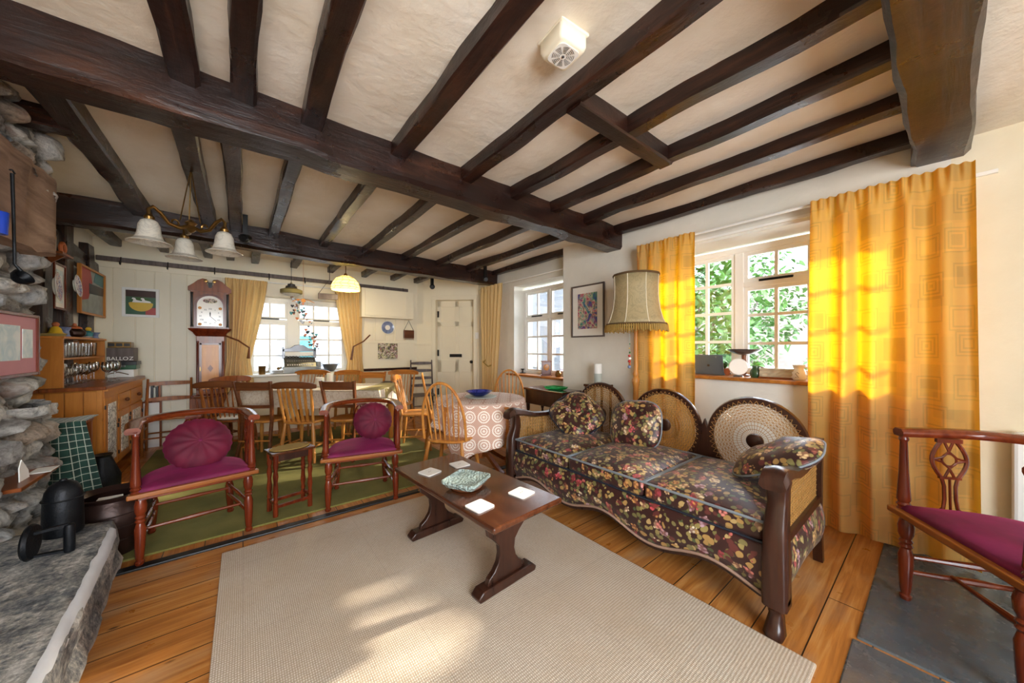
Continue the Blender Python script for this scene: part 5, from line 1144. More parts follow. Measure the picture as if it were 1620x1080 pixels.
# ------------------------------------------------------------------ longcase clock
lc = thing('longcase_clock', 'tall mahogany longcase clock with painted arched dial and swan-neck pediment', 'clock', (-.335, 6.06, 0))
MB().box(-.20, .20, -.11, .16, 0, .60).build('plinth', M['walnut'], lc, smooth=0, bevel=.006); MB().box(-.215, .215, -.125, .16, .0, .08).build('plinth_moulding', M['mahog'], lc, smooth=0, bevel=.008); MB().box(-.19, .19, -.12, .16, .60, .64).build('plinth_moulding', M['mahog'], lc, smooth=0, bevel=.008)
MB().box(-.14, .14, -.08, .16, .64, 1.42).build('trunk', M['walnut'], lc, smooth=0, bevel=.004)
d = MB().box(-.095, .095, -.10, -.08, .70, 1.30).build('door', M['satin'], lc, smooth=0, bevel=.004)
s = MB(); [s.box(*q) for q in ((-.105, -.085, -.106, -.098, .69, 1.31), (.085, .105, -.106, -.098, .69, 1.31), (-.105, .105, -.106, -.098, 1.29, 1.31), (-.105, .105, -.106, -.098, .69, .71))]; s.build('door_moulding', M['mahog'], d, smooth=0)
MB().lathe([(0, 0), (.028, 0), (.028, .003), (0, .003)], 4, (0, -.104, .98), (0, -1, 0), sx=1, sy=1.7).build('inlay', M['walnut'], d); MB().box(-.104, -.094, -.112, -.1, .95, 1.0).build('keyhole_plate', M['brass'], d, smooth=0)
for x in (-.125, .125): MB().turned((x, -.085, .70), (x, -.085, 1.34), [(0, .012), (.03, .015), (.05, .011), (.95, .010), (.97, .015), (1, .012)], 12).build('quarter_column', M['mahog'], lc)
MB().rings([[Vector((a_ * w, b_, z)) for a_, b_ in ((-1, -.08 - (w - .14)), (1, -.08 - (w - .14)), (1, .16), (-1, .16))] for w, z in ((.14, 1.40), (.155, 1.42), (.17, 1.45), (.205, 1.48), (.215, 1.50))]).build('hood_moulding', M['mahog'], lc, smooth=30)
MB().box(-.19, .19, -.09, .16, 1.50, 1.98).build('hood', M['walnut'], lc, smooth=0, bevel=.004)
def arch(w, z0, zs, h, y, n=16, x0=0): return [(-w, y, z0), (w, y, z0), (w, y, zs)] + [(w * math.cos(PI * i / n) * 1.0, y, zs + h * math.sin(PI * i / n)) for i in range(1, n)] + [(-w, y, zs)]
MB().prism([(-.19, -.135, 1.50), (.19, -.135, 1.50), (.19, -.135, 1.98), (-.19, -.135, 1.98)], (0, .045, 0)).build('hood_front', M['walnut'], lc, smooth=0)
dl = MB().prism(arch(.128, 1.53, 1.80, .125, -.142), (0, .008, 0)).build('dial', M['white_gloss'], lc, smooth=0)
s = MB(); A_, B_ = arch(.128, 1.53, 1.80, .125, -.148), arch(.152, 1.51, 1.80, .152, -.148)
for i in range(len(A_)): j = (i + 1) % len(A_); s.prism([A_[i], A_[j], B_[j], B_[i]], (0, -.010, 0))
s.build('dial_surround', M['mahog'], lc, smooth=0)
MB().lathe([(0, 0), (.055, 0), (.055, .003), (0, .003)], 24, (0, -.143, 1.86), (0, -1, 0), sy=.55, sx=1.3).build('painted_arch', M['mosaic'], dl)
for x in (-.1, .1):
    for z in (1.555, 1.765): MB().sphere((x, -.145, z), .018, 1, .2, 1, 6).build('corner_painting', M['satin'], dl)
RN = ['XII', 'I', 'II', 'III', 'IIII', 'V', 'VI', 'VII', 'VIII', 'IX', 'X', 'XI']
for i, r in enumerate(RN): a_ = 2 * PI * i / 12; text(r, .028, M['black'], 'numeral', dl, (.095 * math.sin(a_), -.1435, 1.66 + .095 * math.cos(a_)), (PI / 2, 0, 0))
MB().prism([(-.004, -.148, 1.66), (.004, -.148, 1.66), (.007, -.148, 1.70), (0, -.148, 1.725), (-.007, -.148, 1.70)], (0, -.002, 0)).build('hour_hand', M['black'], dl, smooth=0)
MB().bar((0, -.152, 1.66), (.062, -.152, 1.595), .005, .002, (0, 1, 0)).build('minute_hand', M['black'], dl, smooth=0)
for x in (-.175, .175):
    MB().turned((x, -.15, 1.52), (x, -.15, 1.96), [(0, .014), (.03, .016), (.05, .012), (.95, .011), (.97, .016), (1, .013)], 14).build('column', M['black'], lc)
for sg in (-1, 1):
    P_ = [(.212, 1.98), (.212, 2.03), (.16, 2.075), (.12, 2.12), (.075, 2.145), (.035, 2.14), (.02, 2.115), (.04, 2.09), (.03, 2.06), (0, 2.05), (0, 1.98)]
    MB().prism([(sg * x, -.15, z) for x, z in P_], (0, .05, 0)).build('pediment', M['walnut'], lc, smooth=30); MB().lathe([(0, 0), (.02, 0), (.018, .008), (0, .01)], 16, (sg * .042, -.15, 2.118), (0, -1, 0)).build('rosette', M['brass'], lc)
MB().prism([(-.016, -.155, 2.03), (.016, -.155, 2.03), (.022, -.155, 2.1), (-.022, -.155, 2.1)], (0, .03, 0)).build('keystone', M['black'], lc, smooth=0)
# ------------------------------------------------------------------ pictures and plates
def picture(name, label, cx, cy, cz, w, h, axis, fm, art, mat=None, fw=.025, depth=.022, mw=.05, tilt=0, sgn=1, cat='picture'):
    """axis 'x': hangs on a wall whose face looks along sgn*X ; axis 'y': looks towards -Y"""
    t = thing(name, label, cat, (cx, cy, cz)); t.rotation_euler = (0, 0, (-PI / 2 if sgn < 0 else PI / 2) if axis == 'x' else 0)
    t.rotation_euler.y = 0; s = MB(); W2, H2 = w / 2, h / 2
    for q in ((-W2, -W2 + fw, -H2, H2), (W2 - fw, W2, -H2, H2), (-W2 + fw, W2 - fw, -H2, -H2 + fw), (-W2 + fw, W2 - fw, H2 - fw, H2)): s.box(q[0], q[1], -depth, 0, q[2], q[3])
    s.build('frame', M[fm], t, smooth=0, bevel=.003)
    if mat: MB().box(-W2 + fw, W2 - fw, -depth * .45, -depth * .25, -H2 + fw, H2 - fw).build('mount', M[mat], t, smooth=0)
    return t, W2 - fw - (mw if mat else 0), H2 - fw - (mw if mat else 0), depth * .5
t, w, h, d = picture('framed_print', 'bright abstract watercolour print in a grey frame on the wall beside the floor lamp', 3.297, 2.67, 1.70, .50, .64, 'x', 'grey_wood', None, 'paper', .018, .022, .085, sgn=-1); MB().box(-w, w, -d - .002, -d, -h, h).build('print', M['art_a'], t, smooth=0)
t, w, h, d = picture('framed_picture', 'white-framed picture of two white birds in a yellow nest above the cabinet end', -1.0, 6.232, 1.815, .32, .36, 'y', 'white', None, None, .03, .03); MB().box(-w, w, -.012, -.01, -h, h).build('picture_ground', M['green'], t, smooth=0)
MB().box(-w, w, -.0145, -.012, .07, h).build('painted_sky', M['rust'], t, smooth=0); MB().box(w * .3, w, -.0145, -.0122, -h, -.06).build('painted_table', M['red'], t, smooth=0)
MB().prism([(.105 * math.cos(a_), -.016, -.01 - (.10 * abs(math.sin(a_)) if math.sin(a_) < 0 else -.02 * math.sin(a_))) for a_ in [2 * PI * k / 24 for k in range(24)]], (0, .003, 0)).build('painted_nest', M['yellow'], t, smooth=0)
MB().prism([(.09 * math.cos(a_), -.0158, .015 + .055 * max(0, math.sin(a_))) for a_ in [2 * PI * k / 24 for k in range(24)]], (0, .003, 0)).build('painted_leaf', M['leaf'], t, smooth=0)
for x in (-.045, .03): MB().prism([(x + a_, -.018, z) for a_, z in ((-.03, 0), (.06, 0), (.05, .02), (.005, .03), (-.005, .055), (-.025, .06), (-.035, .045), (-.02, .035))], (0, .003, 0)).build('painted_bird', M['white'], t, smooth=0)
t, w, h, d = picture('framed_print', 'pink-mounted pair of blue watercolours in a purple frame on the stone chimney', -.925, 2.955, 1.265, .46, .335, 'x', 'mahog', None, None, .018, .02); pk = plain('pink_mount', 'c98a92', .6, var=.05); MB().box(-w, w, -.01, -.006, -h, h).build('mount', pk, t, smooth=0)
MB().box(-.155, .035, -.012, -.0095, -.08, .10).build('print', M['art_b'], t, smooth=0); MB().box(.06, .17, -.012, -.0095, -.07, .085).build('print', M['art_b'], t, smooth=0)
t, w, h, d = picture('framed_picture', 'large orange-framed picture of a railed landing hanging on the studded wall', -1.30, 5.74, 1.85, .78, .50, 'x', 'pine', None, None, .022, .03)
MB().box(-w, w, -.012, -.008, -h, h).build('picture_ground', plain('picture_grey', '8f9a98', .3, var=.4, nscale=9), t, smooth=0); MB().prism([(-w, -.014, h), (-.06, -.014, h), (.0, -.014, h - .12), (-.12, -.014, -.08), (-w, -.014, -.12)], (0, .002, 0)).build('painted_curtain', M['red'], t, smooth=0)
MB().prism([(-.1, -.0145, -.02), (w, -.0145, .0), (w, -.0145, .09), (-.1, -.0145, .09)], (0, .002, 0)).build('painted_rail', M['black'], t, smooth=0); MB().prism([(.05, -.0145, .12), (w, -.0145, .1), (w, -.0145, h), (.1, -.0145, h)], (0, .002, 0)).build('painted_trees', M['teal'], t, smooth=0)
t, w, h, d = picture('framed_picture', 'narrow dark red framed picture behind the nearer decorated plate', -1.33, 5.02, 1.81, .26, .42, 'x', 'mahog', None, 'paper', .02, .02, .04); MB().box(-w, w, -.013, -.011, -h, h).build('print', M['art_b'], t, smooth=0)
def plate(loc, n, r, m, lb, rim='white_gloss'):
    t = thing('decorated_plate', lb, 'plate', loc); t.rotation_euler = facing(n); MB().lathe([(0, -.008), (r * .55, -.008), (r * .6, 0), (r, .016), (r * .99, .020), (r * .6, .006), (0, .004)], 36).build('plate_body', M[rim], t); MB().lathe([(0, .0045), (r * .6, .0065), (r * .93, .0185), (r * .92, .0192), (r * .6, .0078), (0, .006)], 36).build('painted_decoration', M[m], t)
    return t
p = atx(88, 453, -1.26); plate(p, (1, .12, .05), .125, 'imari', 'larger red and blue painted plate in front of the narrow dark red frame'); p = atx(120, 452, -1.262); plate(p, (1, .05, .1), .105, 'imari', 'smaller blue-rimmed painted plate overlapping the orange picture frame')
p = aty(613, 518, 6.22); plate(p, (0, -1, 0), .118, 'blue_glaze', 'white plate with a ring of small dark signs on the back wall'); MB()
o = MB().lathe([(0, 0), (.045, 0), (.045, .002), (0, .002)], 30).build('centre_disc', M['white_gloss'], None)
o.parent = [x for x in bpy.data.objects if x.get('label', '').startswith('white plate with')][0]; o.location = (0, 0, .0085)
o = MB().box(1.885, 2.235, 6.222, 6.228, 1.05, 1.33).build('art_print', M['mosaic'], smooth=0); tag(o, 'small unframed black, white and red print on the back wall', 'print')
bg = thing('woven_bag', 'brown fringed bag hanging by a triangular strap on the back wall', 'bag', (2.44, 6.20, 1.43)); MB().box(-.10, .10, -.02, .01, 0, .15).build('body', M['brown_rail'], bg, smooth=0, bevel=.01); MB().tube([(-.09, 0, .15), (0, 0, .33), (.09, 0, .15)], .005, 6).build('strap', M['black'], bg)
for i in range(9): MB().bar((-.09 + .0225 * i, -.005, 0), (-.09 + .0225 * i, -.005, -.03), .008, .004).build('fringe', M['brown_rail'], bg, smooth=0)
# bracket shelf with ornaments above the plates
p = atx(88, 408, -1.27); t = thing('bracket_shelf', 'small dark bracket shelf high on the studded wall', 'shelf', (-1.27, p.y, 2.05)); MB().box(-.07, .07, -.12, .12, 0, .02).build('board', M['walnut'], t, smooth=0, bevel=.004); MB().prism([(-.06, 0, 0), (.05, 0, 0), (-.06, 0, -.10)], (0, .015, 0)).build('bracket', M['walnut'], t, smooth=0)
o = MB().tube([(0, .045 * math.cos(a_), .045 * math.sin(a_)) for a_ in [2 * PI * k / 24 for k in range(24)]], .014, 8, closed=True).build('wooden_ring', M['orange'], None, loc=(-1.25, p.y + .07, 2.13)); tag(o, 'turned orange wooden ring standing on the bracket shelf', 'ornament')
t = thing('small_picture', 'tiny gilt-framed picture standing on the bracket shelf', 'picture', (-1.27, p.y - .02, 2.0705)); MB().box(-.01, .0, -.04, .04, 0, .14).build('frame', M['satin'], t, smooth=0, bevel=.003); MB().box(.0, .002, -.025, .025, .02, .12).build('print', M['art_b'], t, smooth=0)
# cupboard on the back wall
t = thing('wall_cupboard', 'cream painted cupboard boxed high on the back wall', 'cupboard', (2.0, 6.11, 1.77)); MB().box(-.45, .45, -.12, .13, 0, .49).build('body', M['cream'], t, smooth=0, bevel=.004); d = MB().box(-.40, .33, -.135, -.12, .03, .46).build('door', M['cream'], t, smooth=0, bevel=.004)
s = MB(); [s.box(*q) for q in ((-.40, -.36, -.142, -.134, .03, .46), (.29, .33, -.142, -.134, .03, .46), (-.36, .29, -.142, -.134, .03, .07), (-.36, .29, -.142, -.134, .42, .46))]; s.build('door_moulding', M['cream'], d, smooth=0)
# ------------------------------------------------------------------ hanging lights
ch = thing('chandelier', 'brass three-arm ceiling light with frosted bell glass shades', 'ceiling light', W(-2.27, 2.40, 0), -YAW)
ends = [(-.06, -.22, 2.13), (.22, .02, 2.13), (-.20, .16, 2.16)]
MB().lathe([(0, 2.56), (.055, 2.56), (.05, 2.53), (.015, 2.51), (0, 2.51)], 20).build('ceiling_rose', M['brass'], ch)
MB().lathe([(0, 2.06), (.012, 2.065), (.03, 2.085), (.02, 2.11), (.035, 2.13), (.015, 2.15), (0, 2.16)], 16).build('centre_boss', M['brass'], ch)
for k in range(3):
    ex, ey, ez = ends[k]; MB().tube([(0, 0, 2.51), (ex * .12, ey * .12, 2.35), (ex * .28, ey * .28, 2.13)], .0035, 6).build('chain', M['brass'], ch)
    pts = [Vector((ex * f_, ey * f_, z)) for f_, z in ((.08, 2.10), (.3, 2.075), (.55, 2.085), (.75, 2.14), (.92, 2.165), (1.02, 2.14), (1.0, 2.10))]
    a_ = MB().tube(pts, [.014, .013, .012, .012, .011, .010, .012], 10).build('arm', M['brass'], ch)
    MB().lathe([(0, 0), (.024, 0), (.026, .02), (.012, .04), (0, .04)], 14, (ex, ey, 2.07)).build('lamp_holder', M['brass'], a_)
    MB().tube([(ex * .4 + .022 * math.cos(t_) * ex / .25, ey * .4 + .022 * math.cos(t_) * ey / .25, 2.10 + .022 * math.sin(t_)) for t_ in [2 * PI * j / 12 for j in range(10)]], .006, 6).build('scroll', M['brass'], a_)
    MB().lathe([(.022, 0), (.040, -.012), (.052, -.04), (.057, -.09), (.068, -.125), (.095, -.145), (.105, -.15), (.104, -.153), (.09, -.149), (.064, -.13), (.053, -.09), (.048, -.04), (.036, -.014), (.02, -.003)], 32, (ex, ey, 2.075)).build('glass_shade', M['frost'], ch)
def pt_light(name, loc, e, col, r=.03):
    d = bpy.data.lights.new(name, 'POINT'); d.energy = e; d.color = col; d.shadow_soft_size = r; o = bpy.data.objects.new(name, d); COL.objects.link(o); o.location = loc
p = at(547, 455, 4.72); tl = thing('leaded_glass_pendant', 'lit cream leaded glass dome pendant hanging from the second beam', 'ceiling light', (p.x, p.y, 2.05))
cells = MB(); rg = []
pr = [(.18, 0), (.185, .03), (.178, .07), (.155, .12), (.115, .165), (.06, .195), (.02, .205)]
MB().rings([[Vector((r * math.cos(a_) * (1 + (.02 * math.cos(8 * a_) if z == 0 else 0)), r * math.sin(a_), z)) for a_ in [2 * PI * k / 32 for k in range(32)]] for r, z in pr], cap=False).build('glass_shade', M['lit_shade'], tl, smooth=60)
s = MB()
for k in range(12): s.tube([(r * 1.01 * math.cos(2 * PI * k / 12 + (.13 if i % 2 else -.13)), r * 1.01 * math.sin(2 * PI * k / 12 + (.13 if i % 2 else -.13)), z) for i, (r, z) in enumerate(pr)], .003, 4)
for r, z in pr[:6:1]: s.tube([(r * 1.01 * math.cos(a_), r * 1.01 * math.sin(a_), z) for a_ in [2 * PI * k / 32 for k in range(32)]], .0028, 4, closed=True)
s.build('lead_strips', M['brass'], tl); MB().lathe([(0, .20), (.03, .20), (.02, .225), (.006, .24), (.006, .48), (.035, .485), (.035, .51), (0, .51)], 16).build('fitting', M['brass'], tl); MB().sphere((0, 0, .07), .035).build('bulb', M['bulb'], tl)
pt_light('pendant_glow', (p.x, p.y, 2.03), 9, (1, .82, .5), .06)
p = at(461, 462, 5.0); t = thing('metal_pendant', 'unlit buff metal pendant light hanging before the back window', 'ceiling light', (p.x, p.y, 2.0)); MB().lathe([(0, .05), (.10, .045), (.135, .05), (.14, .055), (.14, .10), (.13, .105), (.07, .125), (.065, .15), (.05, .155), (.045, .18), (.015, .19), (.012, .21), (0, .21)], 28).build('shade', M['olive_cloth'], t); MB().lathe([(0, 0), (.08, .02), (.11, .045), (0, .047)], 24).build('glass_dish', M['frost'], t); MB().sphere((0, 0, -.005), .012).build('finial', M['blackmetal'], t); MB().tube([(0, 0, .2), (.0, 0, .3), (.0, 0, .54)], .004, 6).build('chain', M['blackmetal'], t)
MB().lathe([(.068, .126), (.075, .13), (.07, .155), (.05, .16), (.048, .185), (.016, .195)], 20).build('gallery', M['pewter'], t)
p = at(519, 470, 5.05); t = thing('hanging_sign', 'little pale wooden board hanging by cords before the back window', 'sign', (p.x, p.y, 1.97)); t.rotation_euler.z = -.25; MB().box(-.13, .13, -.012, .012, 0, .085).build('board', M['grey_wood'], t, smooth=0, bevel=.006)
MB().tube([(-.12, 0, .085), (.02, 0, .30), (.11, 0, .085)], .004, 6).tube([(.02, 0, .29), (.02, 0, .58)], .004, 6).build('cord', M['blackmetal'], t)
# mobile of little hearts
mb_ = thing('heart_mobile', 'mobile of small dark and orange hearts hanging in front of the back window', 'mobile', at(480, 478, 4.95)); MB().tube([(-.14, 0, .0), (-.08, 0, .03), (0, 0, .04), (.08, 0, .03), (.14, 0, .0)], .005, 6).tube([(0, 0, .04), (0, 0, .74)], .002, 4).build('hanger', M['satin'], mb_)
MB().prism([(-.03, -.005, .01), (0, -.005, -.01), (.03, -.005, .01), (.02, -.005, .05), (-.02, -.005, .05)], (0, .01, 0)).build('mobile_bird', M['satin'], mb_, smooth=0)
rnd = random.Random(11)
for i in range(64):
    f_ = i / 64; x = -.13 + .30 * f_ + rnd.uniform(-.06, .06); z = -.10 - .45 * f_ + rnd.uniform(-.10, .14) + .12 * math.sin(f_ * 6); q = rnd.uniform(.013, .024)
    MB().prism([(x + q * a_, rnd.uniform(-.001, .001), z + q * b_) for a_, b_ in ((0, -1), (.9, .1), (.85, .7), (.4, .9), (0, .5), (-.4, .9), (-.85, .7), (-.9, .1))], (0, .004, 0)).build('heart', M[('iron', 'teal', 'orange', 'brown_rail', 'pewter')[i % 5]], mb_, smooth=0)
for x in (-.08, -.02, .05, .11): MB().tube([(x, 0, 0.01), (x + .02, 0, -.3), (x + .03, 0, -.5 - x)], .001, 3).build('thread', M['pewter'], mb_)
# smoke alarm
t = thing('smoke_alarm', 'square cream smoke alarm with slotted grille on the ceiling', 'smoke alarm', (1.07, 1.0, 2.515), R_(-4))
def rsq(w, r, z, ang=0): return [Vector(q) for q in rrect(w, w, r, z)]
MB().rings([rsq(.070, .02, .045), rsq(.074, .02, .04), rsq(.074, .02, .0), rsq(.07, .02, -.012), rsq(.062, .018, -.02)]).build('case', M['cream'], t, smooth=50)
MB().box(-.08, .08, -.08, .08, .04, .07).build('mounting_box', M['cream'], t, smooth=0, bevel=.01)
MB().prism(rrect(.052, .052, .02, -.0205), (0, 0, -.003)).build('grille', M['white'], t, smooth=0)
for k in range(8):
    a0 = 2 * PI * k / 8 + .1
    s = MB()
    for j in range(5): r0 = .018 + j * .007; s.tube([(r0 * math.cos(a0 + x * .55), r0 * math.sin(a0 + x * .55), -.0242) for x in (0, .33, .66, 1)], .0012, 4)
    s.build('slots', M['black'], t, smooth=0)
MB().lathe([(0, -.022), (.006, -.022), (.006, -.026), (0, -.026)], 12).build('test_button', M['pewter'], t)
# black spot lamps on the beams
for (px, py, D, lb) in ((768, 441, 5.25, 'black double spotlight clamped to the end of the second beam'), (684, 453, 5.6, 'black spotlight under the joists near the panelled door'), (388, 377, 3.35, 'small black spotlight on the second beam beyond the chandelier')):
    t = thing('spotlight', lb, 'spotlight', at(px, py, D)); MB().lathe([(0, -.05), (.035, -.05), (.042, .03), (.03, .05), (0, .05)], 16, (0, 0, 0), (-.4, -.8, -.3)).build('lamp_head', M['blackmetal'], t); MB().box(-.02, .02, -.01, .03, .02, .28).build('bracket', M['blackmetal'], t, smooth=0)
# ------------------------------------------------------------------ floor lamp
fl = thing('floor_lamp', 'floor lamp with turned wooden pole and fringed parchment shade behind the sofa', 'lamp', (2.93, 1.80, 0))
MB().lathe([(0, 0), (.14, 0), (.15, .02), (.13, .04), (.05, .06), (.03, .09), (0, .09)], 28).build('base', M['oak_x'], fl)
MB().turned((0, 0, .08), (0, 0, 1.5), [(0, .03), (.05, .035), (.08, .02), (.2, .024), (.3, .02), (.4, .028), (.56, .024), (.59, .032), (.61, .036), (.63, .022), (.65, .03), (.67, .02), (.8, .021), (1, .015)], 16).build('pole', M['oak'], fl)
n8 = 8; prs = [(.272, 1.465), (.245, 1.52), (.218, 1.62), (.205, 1.72), (.203, 1.82), (.208, 1.93)]
def oct_(r, z, a0=.2): 
    out = []
    for k in range(n8):
        for j in range(4): a_ = a0 + 2 * PI * (k + j / 4) / n8; am = a0 + 2 * PI * (k + .5) / n8; rr_ = r * (math.cos(PI / n8) / max(.01, math.cos(a_ - am))) * .35 + r * .65; out.append(Vector((rr_ * math.cos(a_), rr_ * math.sin(a_), z)))
    return out
sh = MB().rings([oct_(r, z) for r, z in prs], cap=False).build('lamp_shade', M['parchment'], fl, smooth=20, solid=.003)
MB().tube(oct_(.208, 1.935), .011, 6, closed=True).build('braid_trim', M['braid'], sh); MB().tube(oct_(.273, 1.468), .012, 6, closed=True).build('braid_trim', M['braid'], sh)
s = MB(); 
for k in range(90): a_ = 2 * PI * k / 90; s.bar((.276 * math.cos(a_), .276 * math.sin(a_), 1.465), (.284 * math.cos(a_), .284 * math.sin(a_), 1.405 + .008 * math.sin(k * 2.1)), .013, .008)
s.build('fringe', M['fringe'], sh, smooth=0)
for k in range(n8): a_ = .2 + 2 * PI * k / n8; MB().tube([(r * 1.005 * math.cos(a_) * 1.0, r * 1.005 * math.sin(a_), z) for r, z in prs], .003, 4).build('seam', M['cream'], sh)
MB().tube([(0, 0, 1.5), (0, 0, 1.6)], .012).sphere((0, 0, 1.64), .035, 1, 1, 1.2).build('bulb', M['white'], fl)
bd = thing('bead_string', 'string of small coloured beads hanging from the floor lamp shade', 'beads', at(996, 530, 3.12)); MB().tube([(0, 0, .09), (0, 0, -.26)], .0015, 4).build('cord', M['green'], bd)
for i, (z, r, m) in enumerate(((-.08, .006, 'leaf'), (-.12, .006, 'yellow'), (-.16, .009, 'leaf'), (-.19, .012, 'red'), (-.215, .013, 'paper'), (-.24, .014, 'red'), (-.265, .012, 'orange'), (-.29, .016, 'blue_glaze'))): MB().sphere((.004 * (-1) ** i, 0, z), r, n=6).build('bead', M[m], bd)
# ------------------------------------------------------------------ side table, speaker
t = thing('side_table', 'dark oak side table between the sofa end and the alcove', 'table', (3.10, 3.10, 0)); MB().box(-.17, .17, -.36, .36, .70, .725).build('tabletop', M['dark_x'], t, smooth=0, bevel=.004); MB().box(-.15, .15, -.33, .33, .52, .70).build('drawer_case', M['dark'], t, smooth=0, bevel=.003)
for x in (-.13, .13):
    for y in (-.30, .30): MB().turned((x, y, 0), (x, y, .52), [(0, .02), (.15, .022), (.2, .014), (.5, .022), (.8, .014), (.85, .022), (1, .022)], 10).build('leg', M['dark'], t)
MB().box(-.13, .13, -.015, .015, .12, .15).build('stretcher', M['dark'], t, smooth=0)
o = MB().rings([[Vector(q) for q in rrect(w, w * 1.3, .02, z)] for w, z in ((.06, 0), (.085, .012), (.10, .04), (.094, .04), (.08, .016), (.05, .008))]).build('glass_tray', M['green_glass'], None, loc=(3.06, 2.98, .7265)); tag(o, 'green glass tray on the dark side table', 'tray')
t = thing('shelf_stand', 'slim dark stand against the wall carrying the white speaker', 'stand', (3.17, 2.42, 0)); MB().box(-.10, .10, -.13, .13, .81, .835).build('top', M['dark_x'], t, smooth=0, bevel=.003)
for x in (-.08, .08):
    for y in (-.11, .11): MB().box(x - .01, x + .01, y - .01, y + .01, 0, .81).build('leg', M['dark'], t, smooth=0)
t = thing('speaker', 'white and grey cylindrical speaker on the slim dark stand', 'speaker', (3.14, 2.40, .836)); MB().lathe([(0, 0), (.042, 0), (.044, .005), (.044, .125), (0, .125)], 28).build('speaker_base', M['grey_paint'], t); MB().lathe([(0, .126), (.044, .126), (.044, .228), (.04, .235), (0, .235)], 28).build('speaker_top', M['white'], t)
# ------------------------------------------------------------------ things on the sill by the sofa
def onsill(px, X, z=1.001): p = atx(px, 590, X); return (p.x, p.y, z)
t = thing('laptop', 'grey laptop standing with its lid towards the room on the window sill', 'laptop', onsill(1122, 3.42)); MB().rings([[Vector(q) for q in ((0, -.125, 0), (0, .125, 0), (.008, .125, 0), (.008, -.125, 0))], [Vector(q) for q in ((-.035, -.125, .185), (-.035, .125, .185), (-.027, .125, .185), (-.027, -.125, .185))]]).build('lid', M['laptop'], t, smooth=0, bevel=.003)
MB().box(.0, .16, -.125, .125, 0, .014).build('keyboard_base', M['laptop'], t, smooth=0, bevel=.003); lg = MB().lathe([(0, 0), (.012, 0), (.012, .001), (0, .001)], 20, (-.0175, 0, .085), (-1, 0, -.19)).build('logo', M['silver'], t); text('hp', .014, M['black'], 'lettering', t, (-.0200, 0, .085), (R_(90), 0, R_(-90)), .0003)
t = thing('footed_dish', 'pewter footed dish on a banded stem on the sill', 'dish', onsill(1177, 3.46)); MB().lathe([(0, 0), (.05, 0), (.045, .012), (.022, .02), (.02, .05), (.023, .06), (.019, .07), (.023, .09), (.019, .10), (.023, .12), (.018, .15), (.02, .185), (0, .185)], 20).build('stem', M['brown_rail'], t); MB().lathe([(0, .185), (.03, .186), (.08, .20), (.125, .232), (.128, .238), (.12, .236), (.07, .21), (0, .198)], 32).build('bowl', M['pewter'], t)
t = thing('round_mirror', 'small white round mirror on a stand on the sill', 'mirror', onsill(1168, 3.36)); MB().lathe([(0, 0), (.066, 0), (.072, .006), (.066, .014), (0, .014)], 32, (0, 0, .085), (-1, -.35, .12)).build('mirror_disc', M['white_gloss'], t); MB().lathe([(0, 0), (.04, 0), (.035, .01), (.008, .015), (.006, .03), (0, .03)], 16).build('foot', M['pewter'], t)
t = thing('jug', 'small green and brown glazed jug on the sill', 'jug', onsill(1196, 3.40)); MB().lathe([(0, 0), (.036, 0), (.044, .02), (.042, .05), (.026, .08), (.028, .098), (.024, .098), (.022, .08), (0, .06)], 20).build('body', M['green_glaze'], t); MB().tube([(0, -.025, .09), (0, -.06, .08), (0, -.06, .045), (0, -.042, .03)], .006, 6).build('handle', M['brown_rail'], t)
t = thing('carved_block', 'long pale carved relief block on a thin wooden base on the sill', 'ornament', onsill(1230, 3.38)); MB().box(-.03, .03, -.12, .12, 0, .012).build('base', M['walnut'], t, smooth=0)
cv = cloth(lambda u, v: (-.028 - .014 * noise.noise(Vector((u * 6 + v * 3, v * 4, 1))) , -.115 + .23 * u, .013 + .07 * v), 30, 12, 'carved_face', M['stone'], t); cv.data.materials.clear(); cv.data.materials.append(plain('pale_carving', 'b8a88c', .7, bump=.5)); MB().box(-.018, .025, -.115, .115, .012, .082).build('block', M['olive_cloth'], t, smooth=0, bevel=.006)
t = thing('pitcher', 'white pitcher with grey painted figures at the curtain end of the sill', 'pitcher', onsill(1264, 3.38)); MB().lathe([(0, 0), (.04, 0), (.05, .02), (.045, .06), (.032, .09), (.04, .115), (.036, .115), (.03, .09), (0, .07)], 24).build('body', M['white_gloss'], t); MB().tube([(0, -.03, .10), (0, -.07, .09), (0, -.075, .05), (0, -.045, .03)], .007, 6).build('handle', M['white_gloss'], t)
MB().tube([(-.049, -.01, .05), (-.05, .0, .062), (-.049, .012, .05), (-.05, -.008, .022), (-.051, .014, .022)], .002, 4).build('painted_mark', M['grey_wood'], t)
t = thing('trailing_plant', 'small potted plant behind the laptop on the sill', 'plant', onsill(1147, 3.48)); MB().lathe([(0, 0), (.035, 0), (.045, .06), (.04, .06), (0, .05)], 16).build('pot', M['orange'], t)
s = MB(); rnd = random.Random(9)
for i in range(16): a_ = rnd.uniform(0, 6.28); r = rnd.uniform(.03, .07); s.tube([(0, 0, .05), (r * .5 * math.cos(a_), r * .5 * math.sin(a_), .09 + rnd.uniform(0, .03)), (r * math.cos(a_), r * math.sin(a_), .07 + rnd.uniform(0, .04))], [.002, .008, .002], 4, flat=.3)
s.build('foliage', M['leaf'], t)
